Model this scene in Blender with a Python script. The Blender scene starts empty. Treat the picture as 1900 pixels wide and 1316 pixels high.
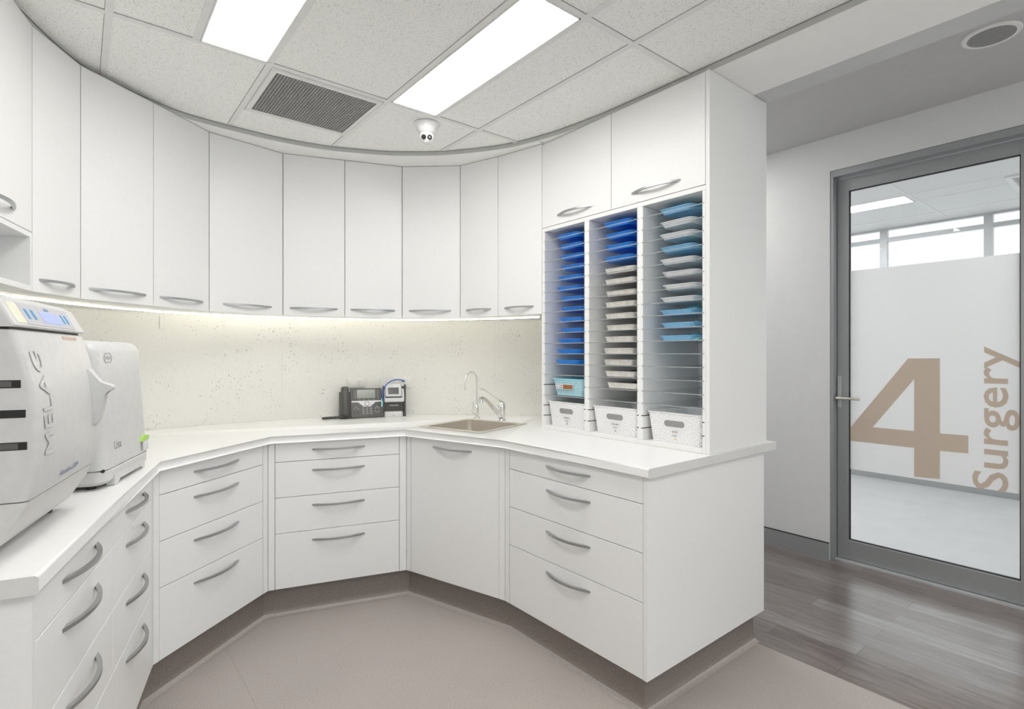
import bpy, bmesh, math, random
from mathutils import Matrix, Vector
random.seed(7)
sc = bpy.context.scene
C = sc.collection
PI = math.pi

# ------------------------------------------------------------------ camera, world, exposure
cam_data = bpy.data.cameras.new('camera')
cam_data.sensor_width = 36.0
cam_data.lens = 1000.0 / 1900.0 * 36.0
cam_data.shift_y = -1.0 / 1900.0
cam_data.clip_start = 0.02
cam = bpy.data.objects.new('camera', cam_data)
C.objects.link(cam)
cam.location = (0, 0, 1.35)
cam.rotation_euler = (PI / 2, 0, -math.radians(38.75))
sc.camera = cam
sc.view_settings.view_transform = 'Standard'
sc.view_settings.look = 'None'
sc.view_settings.exposure = 0.0
sc.view_settings.gamma = 1.0
sc.view_settings.use_curve_mapping = False
sc.cycles.transparent_max_bounces = 40
sc.cycles.max_bounces = 14
sc.cycles.diffuse_bounces = 7

PANEL_E = 15.5       # ceiling panels of the sterilisation room
SURG_E = 23.0        # ceiling panels of the surgery
LED_E = 18.0        # under-cabinet strip
world = bpy.data.worlds.new('world')
sc.world = world
world.use_nodes = True
bg = world.node_tree.nodes['Background']
bg.inputs[0].default_value = (0.95, 0.98, 1.0, 1)
bg.inputs[1].default_value = 1.35


# ------------------------------------------------------------------ materials
def srgb(r, g, b):
    f = lambda v: (v / 255 / 12.92) if v / 255 <= 0.04045 else ((v / 255 + 0.055) / 1.055) ** 2.4
    return (f(r), f(g), f(b), 1)


def mat(name, col, rough=0.5, metal=0.0, spec=0.5, emit=None, estr=0.0, coat=0.0):
    m = bpy.data.materials.new(name)
    m.use_nodes = True
    b = m.node_tree.nodes['Principled BSDF']
    b.inputs['Base Color'].default_value = col
    b.inputs['Roughness'].default_value = rough
    b.inputs['Metallic'].default_value = metal
    b.inputs['Specular IOR Level'].default_value = spec
    if coat:
        b.inputs['Coat Weight'].default_value = coat
        b.inputs['Coat Roughness'].default_value = 0.22
    if emit:
        b.inputs['Emission Color'].default_value = emit
        b.inputs['Emission Strength'].default_value = estr
    return m


def N(m, t, **kw):
    n = m.node_tree.nodes.new(t)
    for k, v in kw.items():
        setattr(n, k, v)
    return n


def L(m, a, b):
    m.node_tree.links.new(a, b)


def pos(m, scale=(1, 1, 1), rot=(0, 0, 0)):
    g = N(m, 'ShaderNodeNewGeometry')
    mp = N(m, 'ShaderNodeMapping')
    mp.inputs['Scale'].default_value = scale
    mp.inputs['Rotation'].default_value = rot
    L(m, g.outputs['Position'], mp.inputs['Vector'])
    return mp.outputs['Vector']


def ramp(m, src, stops):
    r = N(m, 'ShaderNodeValToRGB')
    while len(r.color_ramp.elements) < len(stops):
        r.color_ramp.elements.new(0.5)
    for e, (p, c) in zip(r.color_ramp.elements, stops):
        e.position = p
        e.color = c
    L(m, src, r.inputs['Fac'])
    return r.outputs['Color']


def bump(m, src, strength=0.1, dist=0.01):
    b = N(m, 'ShaderNodeBump')
    b.inputs['Strength'].default_value = strength
    b.inputs['Distance'].default_value = dist
    L(m, src, b.inputs['Height'])
    L(m, b.outputs['Normal'], m.node_tree.nodes['Principled BSDF'].inputs['Normal'])


def noisy(m, c1, c2, scale, detail=3, lo=0.35, hi=0.65, sc3=(1, 1, 1)):
    n = N(m, 'ShaderNodeTexNoise')
    n.inputs['Scale'].default_value = scale
    n.inputs['Detail'].default_value = detail
    L(m, pos(m, sc3), n.inputs['Vector'])
    c = ramp(m, n.outputs['Fac'], [(lo, c1), (hi, c2)])
    L(m, c, m.node_tree.nodes['Principled BSDF'].inputs['Base Color'])
    return n.outputs['Fac']


M = {}
M['laminate'] = mat('white_laminate', (0.80, 0.805, 0.80, 1), 0.38)
n_ = noisy(M['laminate'], (0.785, 0.787, 0.78, 1), (0.80, 0.803, 0.80, 1), 90)
bump(M['laminate'], n_, 0.015, 0.001)
M['carcass'] = mat('carcass_board', (0.74, 0.74, 0.73, 1), 0.5)
noisy(M['carcass'], (0.73, 0.73, 0.72, 1), (0.75, 0.75, 0.74, 1), 60)
M['worktop'] = mat('worktop_laminate', (0.84, 0.84, 0.835, 1), 0.3)
noisy(M['worktop'], (0.83, 0.832, 0.828, 1), (0.85, 0.85, 0.845, 1), 120)
M['edge_band'] = mat('edge_band', (0.66, 0.66, 0.64, 1), 0.45)
noisy(M['edge_band'], (0.65, 0.65, 0.63, 1), (0.67, 0.67, 0.65, 1), 50)
M['wall'] = mat('wall_paint', (0.74, 0.74, 0.735, 1), 0.6)
n_ = noisy(M['wall'], (0.73, 0.73, 0.725, 1), (0.75, 0.75, 0.745, 1), 30)
bump(M['wall'], n_, 0.02, 0.002)
M['corridor_wall'] = mat('corridor_wall_paint', (0.60, 0.61, 0.615, 1), 0.55)
noisy(M['corridor_wall'], (0.70, 0.705, 0.705, 1), (0.715, 0.72, 0.72, 1), 20)
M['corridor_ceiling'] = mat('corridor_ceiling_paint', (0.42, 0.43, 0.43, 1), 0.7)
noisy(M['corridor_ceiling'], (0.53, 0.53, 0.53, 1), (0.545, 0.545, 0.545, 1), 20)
M['soffit'] = mat('soffit_paint', (0.72, 0.72, 0.70, 1), 0.6)
noisy(M['soffit'], (0.91, 0.91, 0.89, 1), (0.93, 0.93, 0.91, 1), 20)
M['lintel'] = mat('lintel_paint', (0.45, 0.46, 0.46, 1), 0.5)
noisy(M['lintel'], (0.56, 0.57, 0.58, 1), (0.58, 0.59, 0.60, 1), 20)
M['angle_trim'] = mat('shadow_angle_trim', (0.40, 0.41, 0.39, 1), 0.5)
noisy(M['angle_trim'], (0.50, 0.51, 0.49, 1), (0.52, 0.53, 0.51, 1), 30)
M['tbar'] = mat('ceiling_bar_paint', (0.74, 0.74, 0.725, 1), 0.45)
noisy(M['tbar'], (0.80, 0.80, 0.785, 1), (0.82, 0.82, 0.805, 1), 30)
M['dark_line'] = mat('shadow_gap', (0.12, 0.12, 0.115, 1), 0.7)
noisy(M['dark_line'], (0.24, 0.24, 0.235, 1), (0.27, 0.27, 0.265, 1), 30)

# ceiling tiles: pinholes in mineral fibre
m = M['tile'] = mat('mineral_ceiling_tile', (0.85, 0.85, 0.83, 1), 0.85)
v = N(m, 'ShaderNodeTexVoronoi')
v.inputs['Scale'].default_value = 150
v.inputs['Randomness'].default_value = 1.0
L(m, pos(m), v.inputs['Vector'])
nz = N(m, 'ShaderNodeTexNoise')
nz.inputs['Scale'].default_value = 60
nz.inputs['Detail'].default_value = 4
L(m, pos(m), nz.inputs['Vector'])
mm = N(m, 'ShaderNodeMath', operation='MULTIPLY')
L(m, nz.outputs['Fac'], mm.inputs[0])
mm.inputs[1].default_value = 0.36
sub = N(m, 'ShaderNodeMath', operation='SUBTRACT')
L(m, v.outputs['Distance'], sub.inputs[0])
L(m, mm.outputs[0], sub.inputs[1])
c_ = ramp(m, sub.outputs[0], [(0.0, (0.50, 0.49, 0.47, 1)), (0.05, (0.91, 0.91, 0.89, 1)), (1, (0.93, 0.93, 0.91, 1))])
L(m, c_, m.node_tree.nodes['Principled BSDF'].inputs['Base Color'])
bump(m, sub.outputs[0], 0.1, 0.001)

# splashback: cream stone laminate with grey flecks
m = M['splash'] = mat('speckled_splashback', (0.78, 0.77, 0.70, 1), 0.33)
v = N(m, 'ShaderNodeTexVoronoi')
v.inputs['Scale'].default_value = 84
L(m, pos(m, (1, 1, 0.55)), v.inputs['Vector'])
nz = N(m, 'ShaderNodeTexNoise')
nz.inputs['Scale'].default_value = 130
nz.inputs['Detail'].default_value = 2
L(m, pos(m), nz.inputs['Vector'])
nb = N(m, 'ShaderNodeTexNoise')
nb.inputs['Scale'].default_value = 9
L(m, pos(m), nb.inputs['Vector'])
a1 = N(m, 'ShaderNodeMath', operation='MULTIPLY_ADD')
L(m, nz.outputs['Fac'], a1.inputs[0])
a1.inputs[1].default_value = -0.68
L(m, v.outputs['Distance'], a1.inputs[2])
a2 = N(m, 'ShaderNodeMath', operation='MULTIPLY_ADD')
L(m, nb.outputs['Fac'], a2.inputs[0])
a2.inputs[1].default_value = 0.62
L(m, a1.outputs[0], a2.inputs[2])
c_ = ramp(m, a2.outputs[0], [(0.0, (0.40, 0.395, 0.37, 1)), (0.05, (0.62, 0.61, 0.57, 1)), (0.085, (0.77, 0.765, 0.725, 1)), (1, (0.79, 0.785, 0.745, 1))])
L(m, c_, m.node_tree.nodes['Principled BSDF'].inputs['Base Color'])

# safety vinyl
m = M['vinyl'] = mat('safety_vinyl', (0.3, 0.26, 0.25, 1), 0.5)
nz = N(m, 'ShaderNodeTexNoise')
nz.inputs['Scale'].default_value = 160
nz.inputs['Detail'].default_value = 3
L(m, pos(m), nz.inputs['Vector'])
nb = N(m, 'ShaderNodeTexNoise')
nb.inputs['Scale'].default_value = 2.2
nb.inputs['Detail'].default_value = 2
L(m, pos(m), nb.inputs['Vector'])
c1 = ramp(m, nz.outputs['Fac'], [(0.28, (0.295, 0.262, 0.245, 1)), (0.42, (0.405, 0.364, 0.342, 1)), (0.64, (0.430, 0.387, 0.364, 1)), (0.75, (0.53, 0.49, 0.465, 1))])
c2 = ramp(m, nb.outputs['Fac'], [(0.3, (0.93, 0.93, 0.93, 1)), (0.7, (1, 1, 1, 1))])
mx = N(m, 'ShaderNodeMix', data_type='RGBA', blend_type='MULTIPLY')
mx.inputs[0].default_value = 1.0
L(m, c1, mx.inputs[6])
L(m, c2, mx.inputs[7])
sx = N(m, 'ShaderNodeSeparateXYZ')
L(m, pos(m), sx.inputs[0])
d1 = N(m, 'ShaderNodeMath', operation='SUBTRACT')
L(m, sx.outputs[0], d1.inputs[0])
d1.inputs[1].default_value = 0.527
d2 = N(m, 'ShaderNodeMath', operation='ABSOLUTE')
L(m, d1.outputs[0], d2.inputs[0])
d3 = N(m, 'ShaderNodeMath', operation='GREATER_THAN')
L(m, d2.outputs[0], d3.inputs[0])
d3.inputs[1].default_value = 0.0016
mx2 = N(m, 'ShaderNodeMix', data_type='RGBA')
L(m, d3.outputs[0], mx2.inputs[0])
mx2.inputs[6].default_value = (0.34, 0.30, 0.275, 1)
L(m, mx.outputs[2], mx2.inputs[7])
L(m, mx2.outputs[2], m.node_tree.nodes['Principled BSDF'].inputs['Base Color'])
bump(m, nz.outputs['Fac'], 0.06, 0.001)
# coved kick of the same vinyl, darkened partly for the shade under the cabinets
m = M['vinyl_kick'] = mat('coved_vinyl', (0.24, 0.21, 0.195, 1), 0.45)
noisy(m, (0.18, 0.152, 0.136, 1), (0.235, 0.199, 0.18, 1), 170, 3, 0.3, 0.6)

# wood planks, long side along Y
m = M['wood'] = mat('grey_oak_planks', (0.15, 0.12, 0.11, 1), 0.29, spec=0.8, coat=0.6)
br = N(m, 'ShaderNodeTexBrick')
br.offset = 0.37
br.inputs['Scale'].default_value = 1.0
br.inputs['Brick Width'].default_value = 0.92
br.inputs['Row Height'].default_value = 0.118
br.inputs['Mortar Size'].default_value = 0.0011
br.inputs['Color1'].default_value = (0.0, 0.0, 0.0, 1)
br.inputs['Color2'].default_value = (1, 1, 1, 1)
br.inputs['Mortar'].default_value = (0.5, 0.5, 0.5, 1)
br.inputs['Bias'].default_value = 0.0
L(m, pos(m, (1, 1, 1), (0, 0, PI / 2)), br.inputs['Vector'])
nz = N(m, 'ShaderNodeTexNoise')
nz.inputs['Scale'].default_value = 16
nz.inputs['Detail'].default_value = 6
nz.inputs['Roughness'].default_value = 0.65
nz.inputs['Distortion'].default_value = 0.6
L(m, pos(m, (3.2, 0.32, 1)), nz.inputs['Vector'])
ad = N(m, 'ShaderNodeMath', operation='MULTIPLY_ADD')
L(m, br.outputs['Color'], ad.inputs[0])
ad.inputs[1].default_value = 0.38
L(m, nz.outputs['Fac'], ad.inputs[2])
c_ = ramp(m, ad.outputs[0], [(0.38, (0.075, 0.055, 0.05, 1)), (0.58, (0.15, 0.118, 0.108, 1)), (0.8, (0.20, 0.175, 0.165, 1)), (0.95, (0.27, 0.25, 0.24, 1))])
mx = N(m, 'ShaderNodeMix', data_type='RGBA')
L(m, br.outputs['Fac'], mx.inputs[0])
L(m, c_, mx.inputs[6])
mx.inputs[7].default_value = (0.045, 0.035, 0.03, 1)
L(m, mx.outputs[2], m.node_tree.nodes['Principled BSDF'].inputs['Base Color'])
bump(m, nz.outputs['Fac'], 0.05, 0.001)

M['surgery_floor'] = mat('pale_surgery_vinyl', (0.6, 0.6, 0.6, 1), 0.45)
noisy(M['surgery_floor'], (0.50, 0.50, 0.50, 1), (0.53, 0.53, 0.53, 1), 5)
M['handle'] = mat('satin_nickel', (0.46, 0.47, 0.48, 1), 0.34, 1.0)
noisy(M['handle'], (0.44, 0.45, 0.46, 1), (0.48, 0.49, 0.50, 1), 200)
M['steel'] = mat('brushed_steel', (0.60, 0.56, 0.50, 1), 0.36, 0.8)
n_ = noisy(M['steel'], (0.66, 0.62, 0.555, 1), (0.75, 0.71, 0.645, 1), 120, 2, 0.3, 0.7, (1, 1, 8))
M['tray_steel'] = mat('tray_steel', (0.72, 0.69, 0.65, 1), 0.3, 0.55)
n_ = noisy(M['tray_steel'], (0.70, 0.67, 0.63, 1), (0.86, 0.83, 0.79, 1), 40, 3)
bump(M['tray_steel'], n_, 0.1, 0.002)
M['chrome'] = mat('chrome', (0.86, 0.86, 0.86, 1), 0.06, 1.0)
noisy(M['chrome'], (0.84, 0.84, 0.84, 1), (0.88, 0.88, 0.88, 1), 10)
M['aluminium'] = mat('anodised_aluminium', (0.30, 0.31, 0.32, 1), 0.42, 0.6)
noisy(M['aluminium'], (0.40, 0.41, 0.42, 1), (0.42, 0.43, 0.44, 1), 80)
M['window_alu'] = mat('window_aluminium', (0.55, 0.56, 0.57, 1), 0.4, 0.3)
noisy(M['window_alu'], (0.54, 0.55, 0.56, 1), (0.56, 0.57, 0.58, 1), 50)
M['rubber'] = mat('black_gasket', (0.01, 0.01, 0.01, 1), 0.5)
noisy(M['rubber'], (0.008, 0.008, 0.008, 1), (0.014, 0.014, 0.014, 1), 50)


def plastic(key, name, col, rough=0.4, var=0.03, scale=40, **kw):
    m = M[key] = mat(name, col, rough, **kw)
    a = tuple(max(0, c * (1 - var)) for c in col[:3]) + (1,)
    b = tuple(min(1, c * (1 + var)) for c in col[:3]) + (1,)
    noisy(m, a, b, scale)
    return m


plastic('shell', 'appliance_shell', (0.59, 0.59, 0.585, 1), 0.36)
plastic('shell_low', 'appliance_base', (0.58, 0.57, 0.555, 1), 0.36)
plastic('shell_cool', 'cool_white_shell', (0.585, 0.59, 0.59, 1), 0.33)
plastic('shell_side', 'shell_side_grey', (0.52, 0.52, 0.52, 1), 0.4)
plastic('emboss_shade', 'emboss_shade_shell', (0.545, 0.55, 0.555, 1), 0.3)  # shell colour darkened to suggest relief shade on flat letters
plastic('panel_grey', 'panel_grey', (0.50, 0.50, 0.53, 1), 0.4)
plastic('black', 'black_plastic', (0.012, 0.012, 0.012, 1), 0.4)
plastic('dark_grey', 'dark_grey_plastic', (0.075, 0.073, 0.068, 1), 0.38)
plastic('phone_grey', 'phone_grey_plastic', (0.10, 0.098, 0.09, 1), 0.42)
plastic('key_grey', 'key_plastic', (0.28, 0.28, 0.27, 1), 0.4)
plastic('silver', 'silver_plastic', (0.68, 0.69, 0.69, 1), 0.35)
plastic('lcd', 'grey_lcd', (0.30, 0.32, 0.29, 1), 0.12)
plastic('dark_screen', 'dark_screen', (0.09, 0.085, 0.085, 1), 0.15)
plastic('white_plastic', 'white_plastic', (0.80, 0.80, 0.80, 1), 0.5)
plastic('outlet_white', 'outlet_plastic', (0.76, 0.75, 0.71, 1), 0.35)
plastic('blue_tray', 'cobalt_tray_plastic', (0.025, 0.25, 0.80, 1), 0.3, 0.06)
plastic('sky_tray', 'sky_blue_tray_plastic', (0.24, 0.54, 0.82, 1), 0.3, 0.05)
plastic('white_tray', 'white_tray_plastic', (0.80, 0.80, 0.82, 1), 0.3)
plastic('aqua', 'aqua_wrap', (0.33, 0.68, 0.76, 1), 0.6, 0.06)
plastic('pouch', 'lilac_pouch', (0.16, 0.16, 0.21, 1), 0.3, 0.3, 30)
plastic('paper', 'white_paper', (0.75, 0.78, 0.85, 1), 0.6)
plastic('cable_blue', 'blue_cable', (0.01, 0.10, 0.45, 1), 0.35)
plastic('button_blue', 'blue_button', (0.05, 0.30, 0.60, 1), 0.4)
plastic('text_blue', 'blue_print', (0.10, 0.17, 0.38, 1), 0.5)
plastic('text_grey', 'grey_print', (0.30, 0.30, 0.31, 1), 0.5)
plastic('text_dark', 'dark_print', (0.09, 0.09, 0.09, 1), 0.5)
plastic('note', 'cream_note', (0.72, 0.71, 0.58, 1), 0.6)
plastic('orange_label', 'pale_orange_label', (0.66, 0.50, 0.42, 1), 0.6)
plastic('brown_label', 'brown_label', (0.30, 0.12, 0.03, 1), 0.5)
plastic('green', 'lime_latch', (0.40, 0.68, 0.10, 1), 0.4)
plastic('tan', 'tan_vinyl_lettering', (0.62, 0.52, 0.42, 1), 0.5, 0.01)
plastic('yellow', 'yellow_sticker', (0.75, 0.5, 0.12, 1), 0.5)
plastic('speaker', 'speaker_mesh', (0.29, 0.29, 0.29, 1), 0.7, 0.2, 200)
plastic('groove', 'dark_slot', (0.035, 0.03, 0.02, 1), 0.6)
plastic('grille', 'grey_grille', (0.42, 0.42, 0.415, 1), 0.5)
plastic('grille_back', 'grille_cavity', (0.10, 0.10, 0.10, 1), 0.8)
M['diffuser'] = mat('light_diffuser', (0.9, 0.9, 0.9, 1), 0.5, emit=(1.0, 0.985, 0.955, 1), estr=PANEL_E)
M['diffuser_surgery'] = mat('surgery_diffuser', (0.9, 0.9, 0.9, 1), 0.5, emit=(1, 1, 1, 1), estr=SURG_E)
M['led'] = mat('led_strip', (0.9, 0.9, 0.8, 1), 0.5, emit=(1.0, 0.945, 0.80, 1), estr=LED_E)
M['screen_blue'] = mat('backlit_blue_screen', (0.15, 0.18, 0.5, 1), 0.2, emit=(0.33, 0.40, 0.80, 1), estr=0.75)


def glassy(key, name, tint, refl=1.0, rough=0.0):
    m = M[key] = bpy.data.materials.new(name)
    m.use_nodes = True
    nt = m.node_tree
    nt.nodes.remove(nt.nodes['Principled BSDF'])
    t = N(m, 'ShaderNodeBsdfTransparent')
    t.inputs[0].default_value = tint
    g = N(m, 'ShaderNodeBsdfGlossy')
    g.inputs['Roughness'].default_value = rough
    fr = N(m, 'ShaderNodeFresnel')
    bk = N(m, 'ShaderNodeNewGeometry')
    io = N(m, 'ShaderNodeMath', operation='MULTIPLY_ADD')       # thin sheet: same reflectance from both faces
    L(m, bk.outputs['Backfacing'], io.inputs[0])
    io.inputs[1].default_value = 1 / 1.45 - 1.45
    io.inputs[2].default_value = 1.45
    L(m, io.outputs[0], fr.inputs[0])
    k = N(m, 'ShaderNodeMath', operation='MULTIPLY')
    L(m, fr.outputs[0], k.inputs[0])
    k.inputs[1].default_value = refl
    mx = N(m, 'ShaderNodeMixShader')
    L(m, k.outputs[0], mx.inputs[0])
    L(m, t.outputs[0], mx.inputs[1])
    L(m, g.outputs[0], mx.inputs[2])
    L(m, mx.outputs[0], nt.nodes['Material Output'].inputs['Surface'])
    return m


glassy('glass', 'clear_glass', (0.97, 0.98, 0.98, 1), 0.7)
glassy('shelf_glass', 'shelf_glass', (0.985, 0.992, 0.995, 1), 0.4)
M['glass_edge'] = mat('glass_edge', (0.30, 0.32, 0.32, 1), 0.3)
noisy(M['glass_edge'], (0.27, 0.29, 0.29, 1), (0.33, 0.35, 0.35, 1), 20)
# frosted film: diffuse + translucent
m = M['film'] = bpy.data.materials.new('frosted_film')
m.use_nodes = True
m.node_tree.nodes.remove(m.node_tree.nodes['Principled BSDF'])
d = N(m, 'ShaderNodeBsdfDiffuse')
d.inputs[0].default_value = (0.92, 0.92, 0.92, 1)
t = N(m, 'ShaderNodeBsdfTranslucent')
t.inputs[0].default_value = (0.95, 0.95, 0.95, 1)
mx = N(m, 'ShaderNodeMixShader')
mx.inputs[0].default_value = 0.6
L(m, d.outputs[0], mx.inputs[1])
L(m, t.outputs[0], mx.inputs[2])
L(m, mx.outputs[0], m.node_tree.nodes['Material Output'].inputs['Surface'])


def perforated(key, name, col, scale, thr):
    m = M[key] = mat(name, col, 0.4)
    nt = m.node_tree
    tc = N(m, 'ShaderNodeTexCoord')
    mp = N(m, 'ShaderNodeMapping')
    L(m, tc.outputs['Object'], mp.inputs[0])
    sp = N(m, 'ShaderNodeSeparateXYZ')
    L(m, mp.outputs[0], sp.inputs[0])
    sm = N(m, 'ShaderNodeMath', operation='ADD')
    L(m, sp.outputs[0], sm.inputs[0])
    L(m, sp.outputs[1], sm.inputs[1])
    cb = N(m, 'ShaderNodeCombineXYZ')
    L(m, sm.outputs[0], cb.inputs[0])
    L(m, sp.outputs[2], cb.inputs[1])
    v = N(m, 'ShaderNodeTexVoronoi', voronoi_dimensions='2D')
    v.inputs['Scale'].default_value = scale
    v.inputs['Randomness'].default_value = 0.5
    L(m, cb.outputs[0], v.inputs['Vector'])
    th = N(m, 'ShaderNodeMath', operation='LESS_THAN')
    th.inputs[1].default_value = thr
    L(m, v.outputs['Distance'], th.inputs[0])
    mx = N(m, 'ShaderNodeMix', data_type='RGBA')
    L(m, th.outputs[0], mx.inputs[0])
    mx.inputs[6].default_value = col
    mx.inputs[7].default_value = tuple(c * 0.45 for c in col[:3]) + (1,)
    L(m, mx.outputs[2], nt.nodes['Principled BSDF'].inputs['Base Color'])


perforated('basket', 'perforated_white_basket', (0.84, 0.84, 0.845, 1), 118, 0.19)
perforated('aqua_basket', 'perforated_aqua_basket', (0.40, 0.64, 0.72, 1), 75, 0.17)


# ------------------------------------------------------------------ mesh helpers
class MB:
    def __init__(self, X=None):
        self.bm = bmesh.new()
        self.X = X or Matrix.Identity(4)
        self.mi = 0

    def v(self, p):
        return self.bm.verts.new(self.X @ Vector(p))

    def f(self, vs):
        try:
            fc = self.bm.faces.new(vs)
            fc.material_index = self.mi
            return fc
        except ValueError:
            return None

    def box(self, x0, y0, z0, x1, y1, z1, bev=0.0, seg=2):
        vs = [self.v(p) for p in ((x0, y0, z0), (x1, y0, z0), (x1, y1, z0), (x0, y1, z0), (x0, y0, z1), (x1, y0, z1), (x1, y1, z1), (x0, y1, z1))]
        fs = [self.f([vs[i] for i in q]) for q in ((3, 2, 1, 0), (4, 5, 6, 7), (0, 1, 5, 4), (1, 2, 6, 5), (2, 3, 7, 6), (3, 0, 4, 7))]
        if bev:
            es = list({e for fc in fs for e in fc.edges})
            bmesh.ops.bevel(self.bm, geom=es, offset=bev, segments=seg, profile=0.5, affect='EDGES')
        return self

    def prism(self, pts, a0, a1, axis='z'):
        def P(p, a):
            return {'z': (p[0], p[1], a), 'x': (a, p[0], p[1]), 'y': (p[0], a, p[1])}[axis]
        A = [self.v(P(p, a0)) for p in pts]
        B = [self.v(P(p, a1)) for p in pts]
        n = len(pts)
        self.f(A[::-1])
        self.f(B)
        for i in range(n):
            self.f([A[i], A[(i + 1) % n], B[(i + 1) % n], B[i]])
        return self

    def loft(self, loops, cap0=True, cap1=True):
        R = [[self.v(p) for p in lp] for lp in loops]
        for a, b in zip(R, R[1:]):
            n = len(a)
            for i in range(n):
                self.f([a[i], a[(i + 1) % n], b[(i + 1) % n], b[i]])
        if cap0:
            self.f(R[0][::-1])
        if cap1:
            self.f(R[-1])
        return self

    def lathe(self, prof, c=(0, 0, 0), seg=24):
        loops = [[(c[0] + r * math.cos(2 * PI * k / seg), c[1] + r * math.sin(2 * PI * k / seg), c[2] + z) for k in range(seg)] for r, z in prof]
        return self.loft(loops)

    def tube(self, pts, r, seg=10, flat=1.0):
        pts = [Vector(p) for p in pts]
        rr = r if isinstance(r, (list, tuple)) else [r] * len(pts)
        loops = []
        up = None
        for i, p in enumerate(pts):
            t = (pts[min(i + 1, len(pts) - 1)] - pts[max(i - 1, 0)]).normalized()
            if up is None:
                up = Vector((0, 0, 1)) if abs(t.z) < 0.9 else Vector((1, 0, 0))
            s = t.cross(up).normalized()
            up = s.cross(t).normalized()
            loops.append([p + s * (rr[i] * math.cos(2 * PI * k / seg)) + up * (rr[i] * flat * math.sin(2 * PI * k / seg)) for k in range(seg)])
        return self.loft(loops)

    def disc(self, c, nrm, r, h, seg=20):
        nrm = Vector(nrm).normalized()
        return self.tube([Vector(c), Vector(c) + nrm * h], r, seg)

    def build(self, name, mats, parent=None, recalc=True, smooth=True):
        if recalc:
            bmesh.ops.recalc_face_normals(self.bm, faces=self.bm.faces[:])
        me = bpy.data.meshes.new(name)
        self.bm.to_mesh(me)
        self.bm.free()
        for k in (mats if isinstance(mats, (list, tuple)) else [mats]):
            me.materials.append(M[k])
        if smooth:
            me.polygons.foreach_set('use_smooth', [True] * len(me.polygons))
            me.set_sharp_from_angle(angle=math.radians(32))
        o = bpy.data.objects.new(name, me)
        C.objects.link(o)
        if parent:
            o.parent = parent
        return o


def rr(cx, cy, w, d, r, z, seg=5):
    out = []
    for qx, qy, a0 in ((1, -1, -PI / 2), (1, 1, 0), (-1, 1, PI / 2), (-1, -1, PI)):
        for k in range(seg + 1):
            a = a0 + k * (PI / 2) / seg
            out.append((cx + qx * (w / 2 - r) + r * math.cos(a), cy + qy * (d / 2 - r) + r * math.sin(a), z))
    return out


def rect2(x0, y0, x1, y1, r, z, seg=5):
    return rr((x0 + x1) / 2, (y0 + y1) / 2, x1 - x0, y1 - y0, r, z, seg)


def tag(o, label, cat, group=None):
    o['label'] = label
    o['category'] = cat
    if group:
        o['group'] = group
    return o


def struct(o):
    o['kind'] = 'structure'
    return o


def thing(name, label, cat, loc=(0, 0, 0), rz=0, group=None):
    o = bpy.data.objects.new(name, None)
    o.empty_display_size = 0.1
    C.objects.link(o)
    o.location = loc
    o.rotation_euler = (0, 0, rz)
    return tag(o, label, cat, group)


def offset(pts, d):
    """offset an open polyline to its left by d"""
    P = [Vector(p) for p in pts]
    out = []
    for i, p in enumerate(P):
        ns = []
        if i > 0:
            t = (p - P[i - 1]).normalized()
            ns.append(Vector((-t.y, t.x)))
        if i < len(P) - 1:
            t = (P[i + 1] - p).normalized()
            ns.append(Vector((-t.y, t.x)))
        if len(ns) == 1:
            out.append(p + ns[0] * d)
        else:
            b = (ns[0] + ns[1]).normalized()
            out.append(p + b * (d / b.dot(ns[0])))
    return out


def smooth_curve(pts, sub=6):
    P = [Vector(p) for p in pts]
    P = [P[0] * 2 - P[1]] + P + [P[-1] * 2 - P[-2]]
    out = []
    for i in range(1, len(P) - 2):
        a, b, c, d = P[i - 1:i + 3]
        for k in range(sub):
            t = k / sub
            out.append(0.5 * ((2 * b) + (c - a) * t + (2 * a - 5 * b + 4 * c - d) * t * t + (-a + 3 * b - 3 * c + d) * t ** 3))
    out.append(P[-2])
    return out


def text_bm(mb, s, size, fn, extrude=0.0, align='CENTER', xscale=1.0, bold=0.0):
    """text as mesh; fn maps text (x, y, depth 0/1) to local 3D"""
    cu = bpy.data.curves.new('t', 'FONT')
    cu.body = s
    cu.size = size
    cu.align_x = align
    cu.offset = bold
    cu.resolution_u = 3
    ob = bpy.data.objects.new('t', cu)
    C.objects.link(ob)
    dg = bpy.context.evaluated_depsgraph_get()
    me = ob.evaluated_get(dg).to_mesh()
    vs = [mb.v(fn(v.co.x * xscale, v.co.y)) for v in me.vertices]
    for p in me.polygons:
        mb.f([vs[i] for i in p.vertices])
    ob.evaluated_get(dg).to_mesh_clear()
    bpy.data.objects.remove(ob)
    bpy.data.curves.remove(cu)


# ------------------------------------------------------------------ plan of the room
F = [(-0.071, 1.371), (0.222, 2.497), (0.747, 2.912), (1.422, 2.712), (1.62, 2.073), (1.623, 1.23)]     # base cabinet fronts
U = [(-0.132, 2.584), (0.004, 2.812), (0.271, 3.02), (0.536, 3.231), (0.931, 3.306), (1.258, 3.19), (1.582, 3.075), (1.856, 2.83), (1.946, 2.558), (2.021, 2.252)]  # wall cabinet fronts
ZT = 0.932
ZU = 1.575
ZS = 2.529      # soffit
ZC = 2.553      # tiles
WALL = smooth_curve([(-0.86, 1.25), (-0.80, 1.6), (-0.66, 2.3), (-0.53, 2.75), (-0.38, 3.08), (-0.2, 3.33), (0.05, 3.51), (0.32, 3.575), (0.629, 3.60), (1.006, 3.59), (1.396, 3.52), (1.768, 3.366), (2.045, 3.144), (2.223, 2.959), (2.425, 2.714), (2.50, 2.50)], 4) + [Vector((2.52, 2.3)), Vector((2.52, 1.45))]


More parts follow.
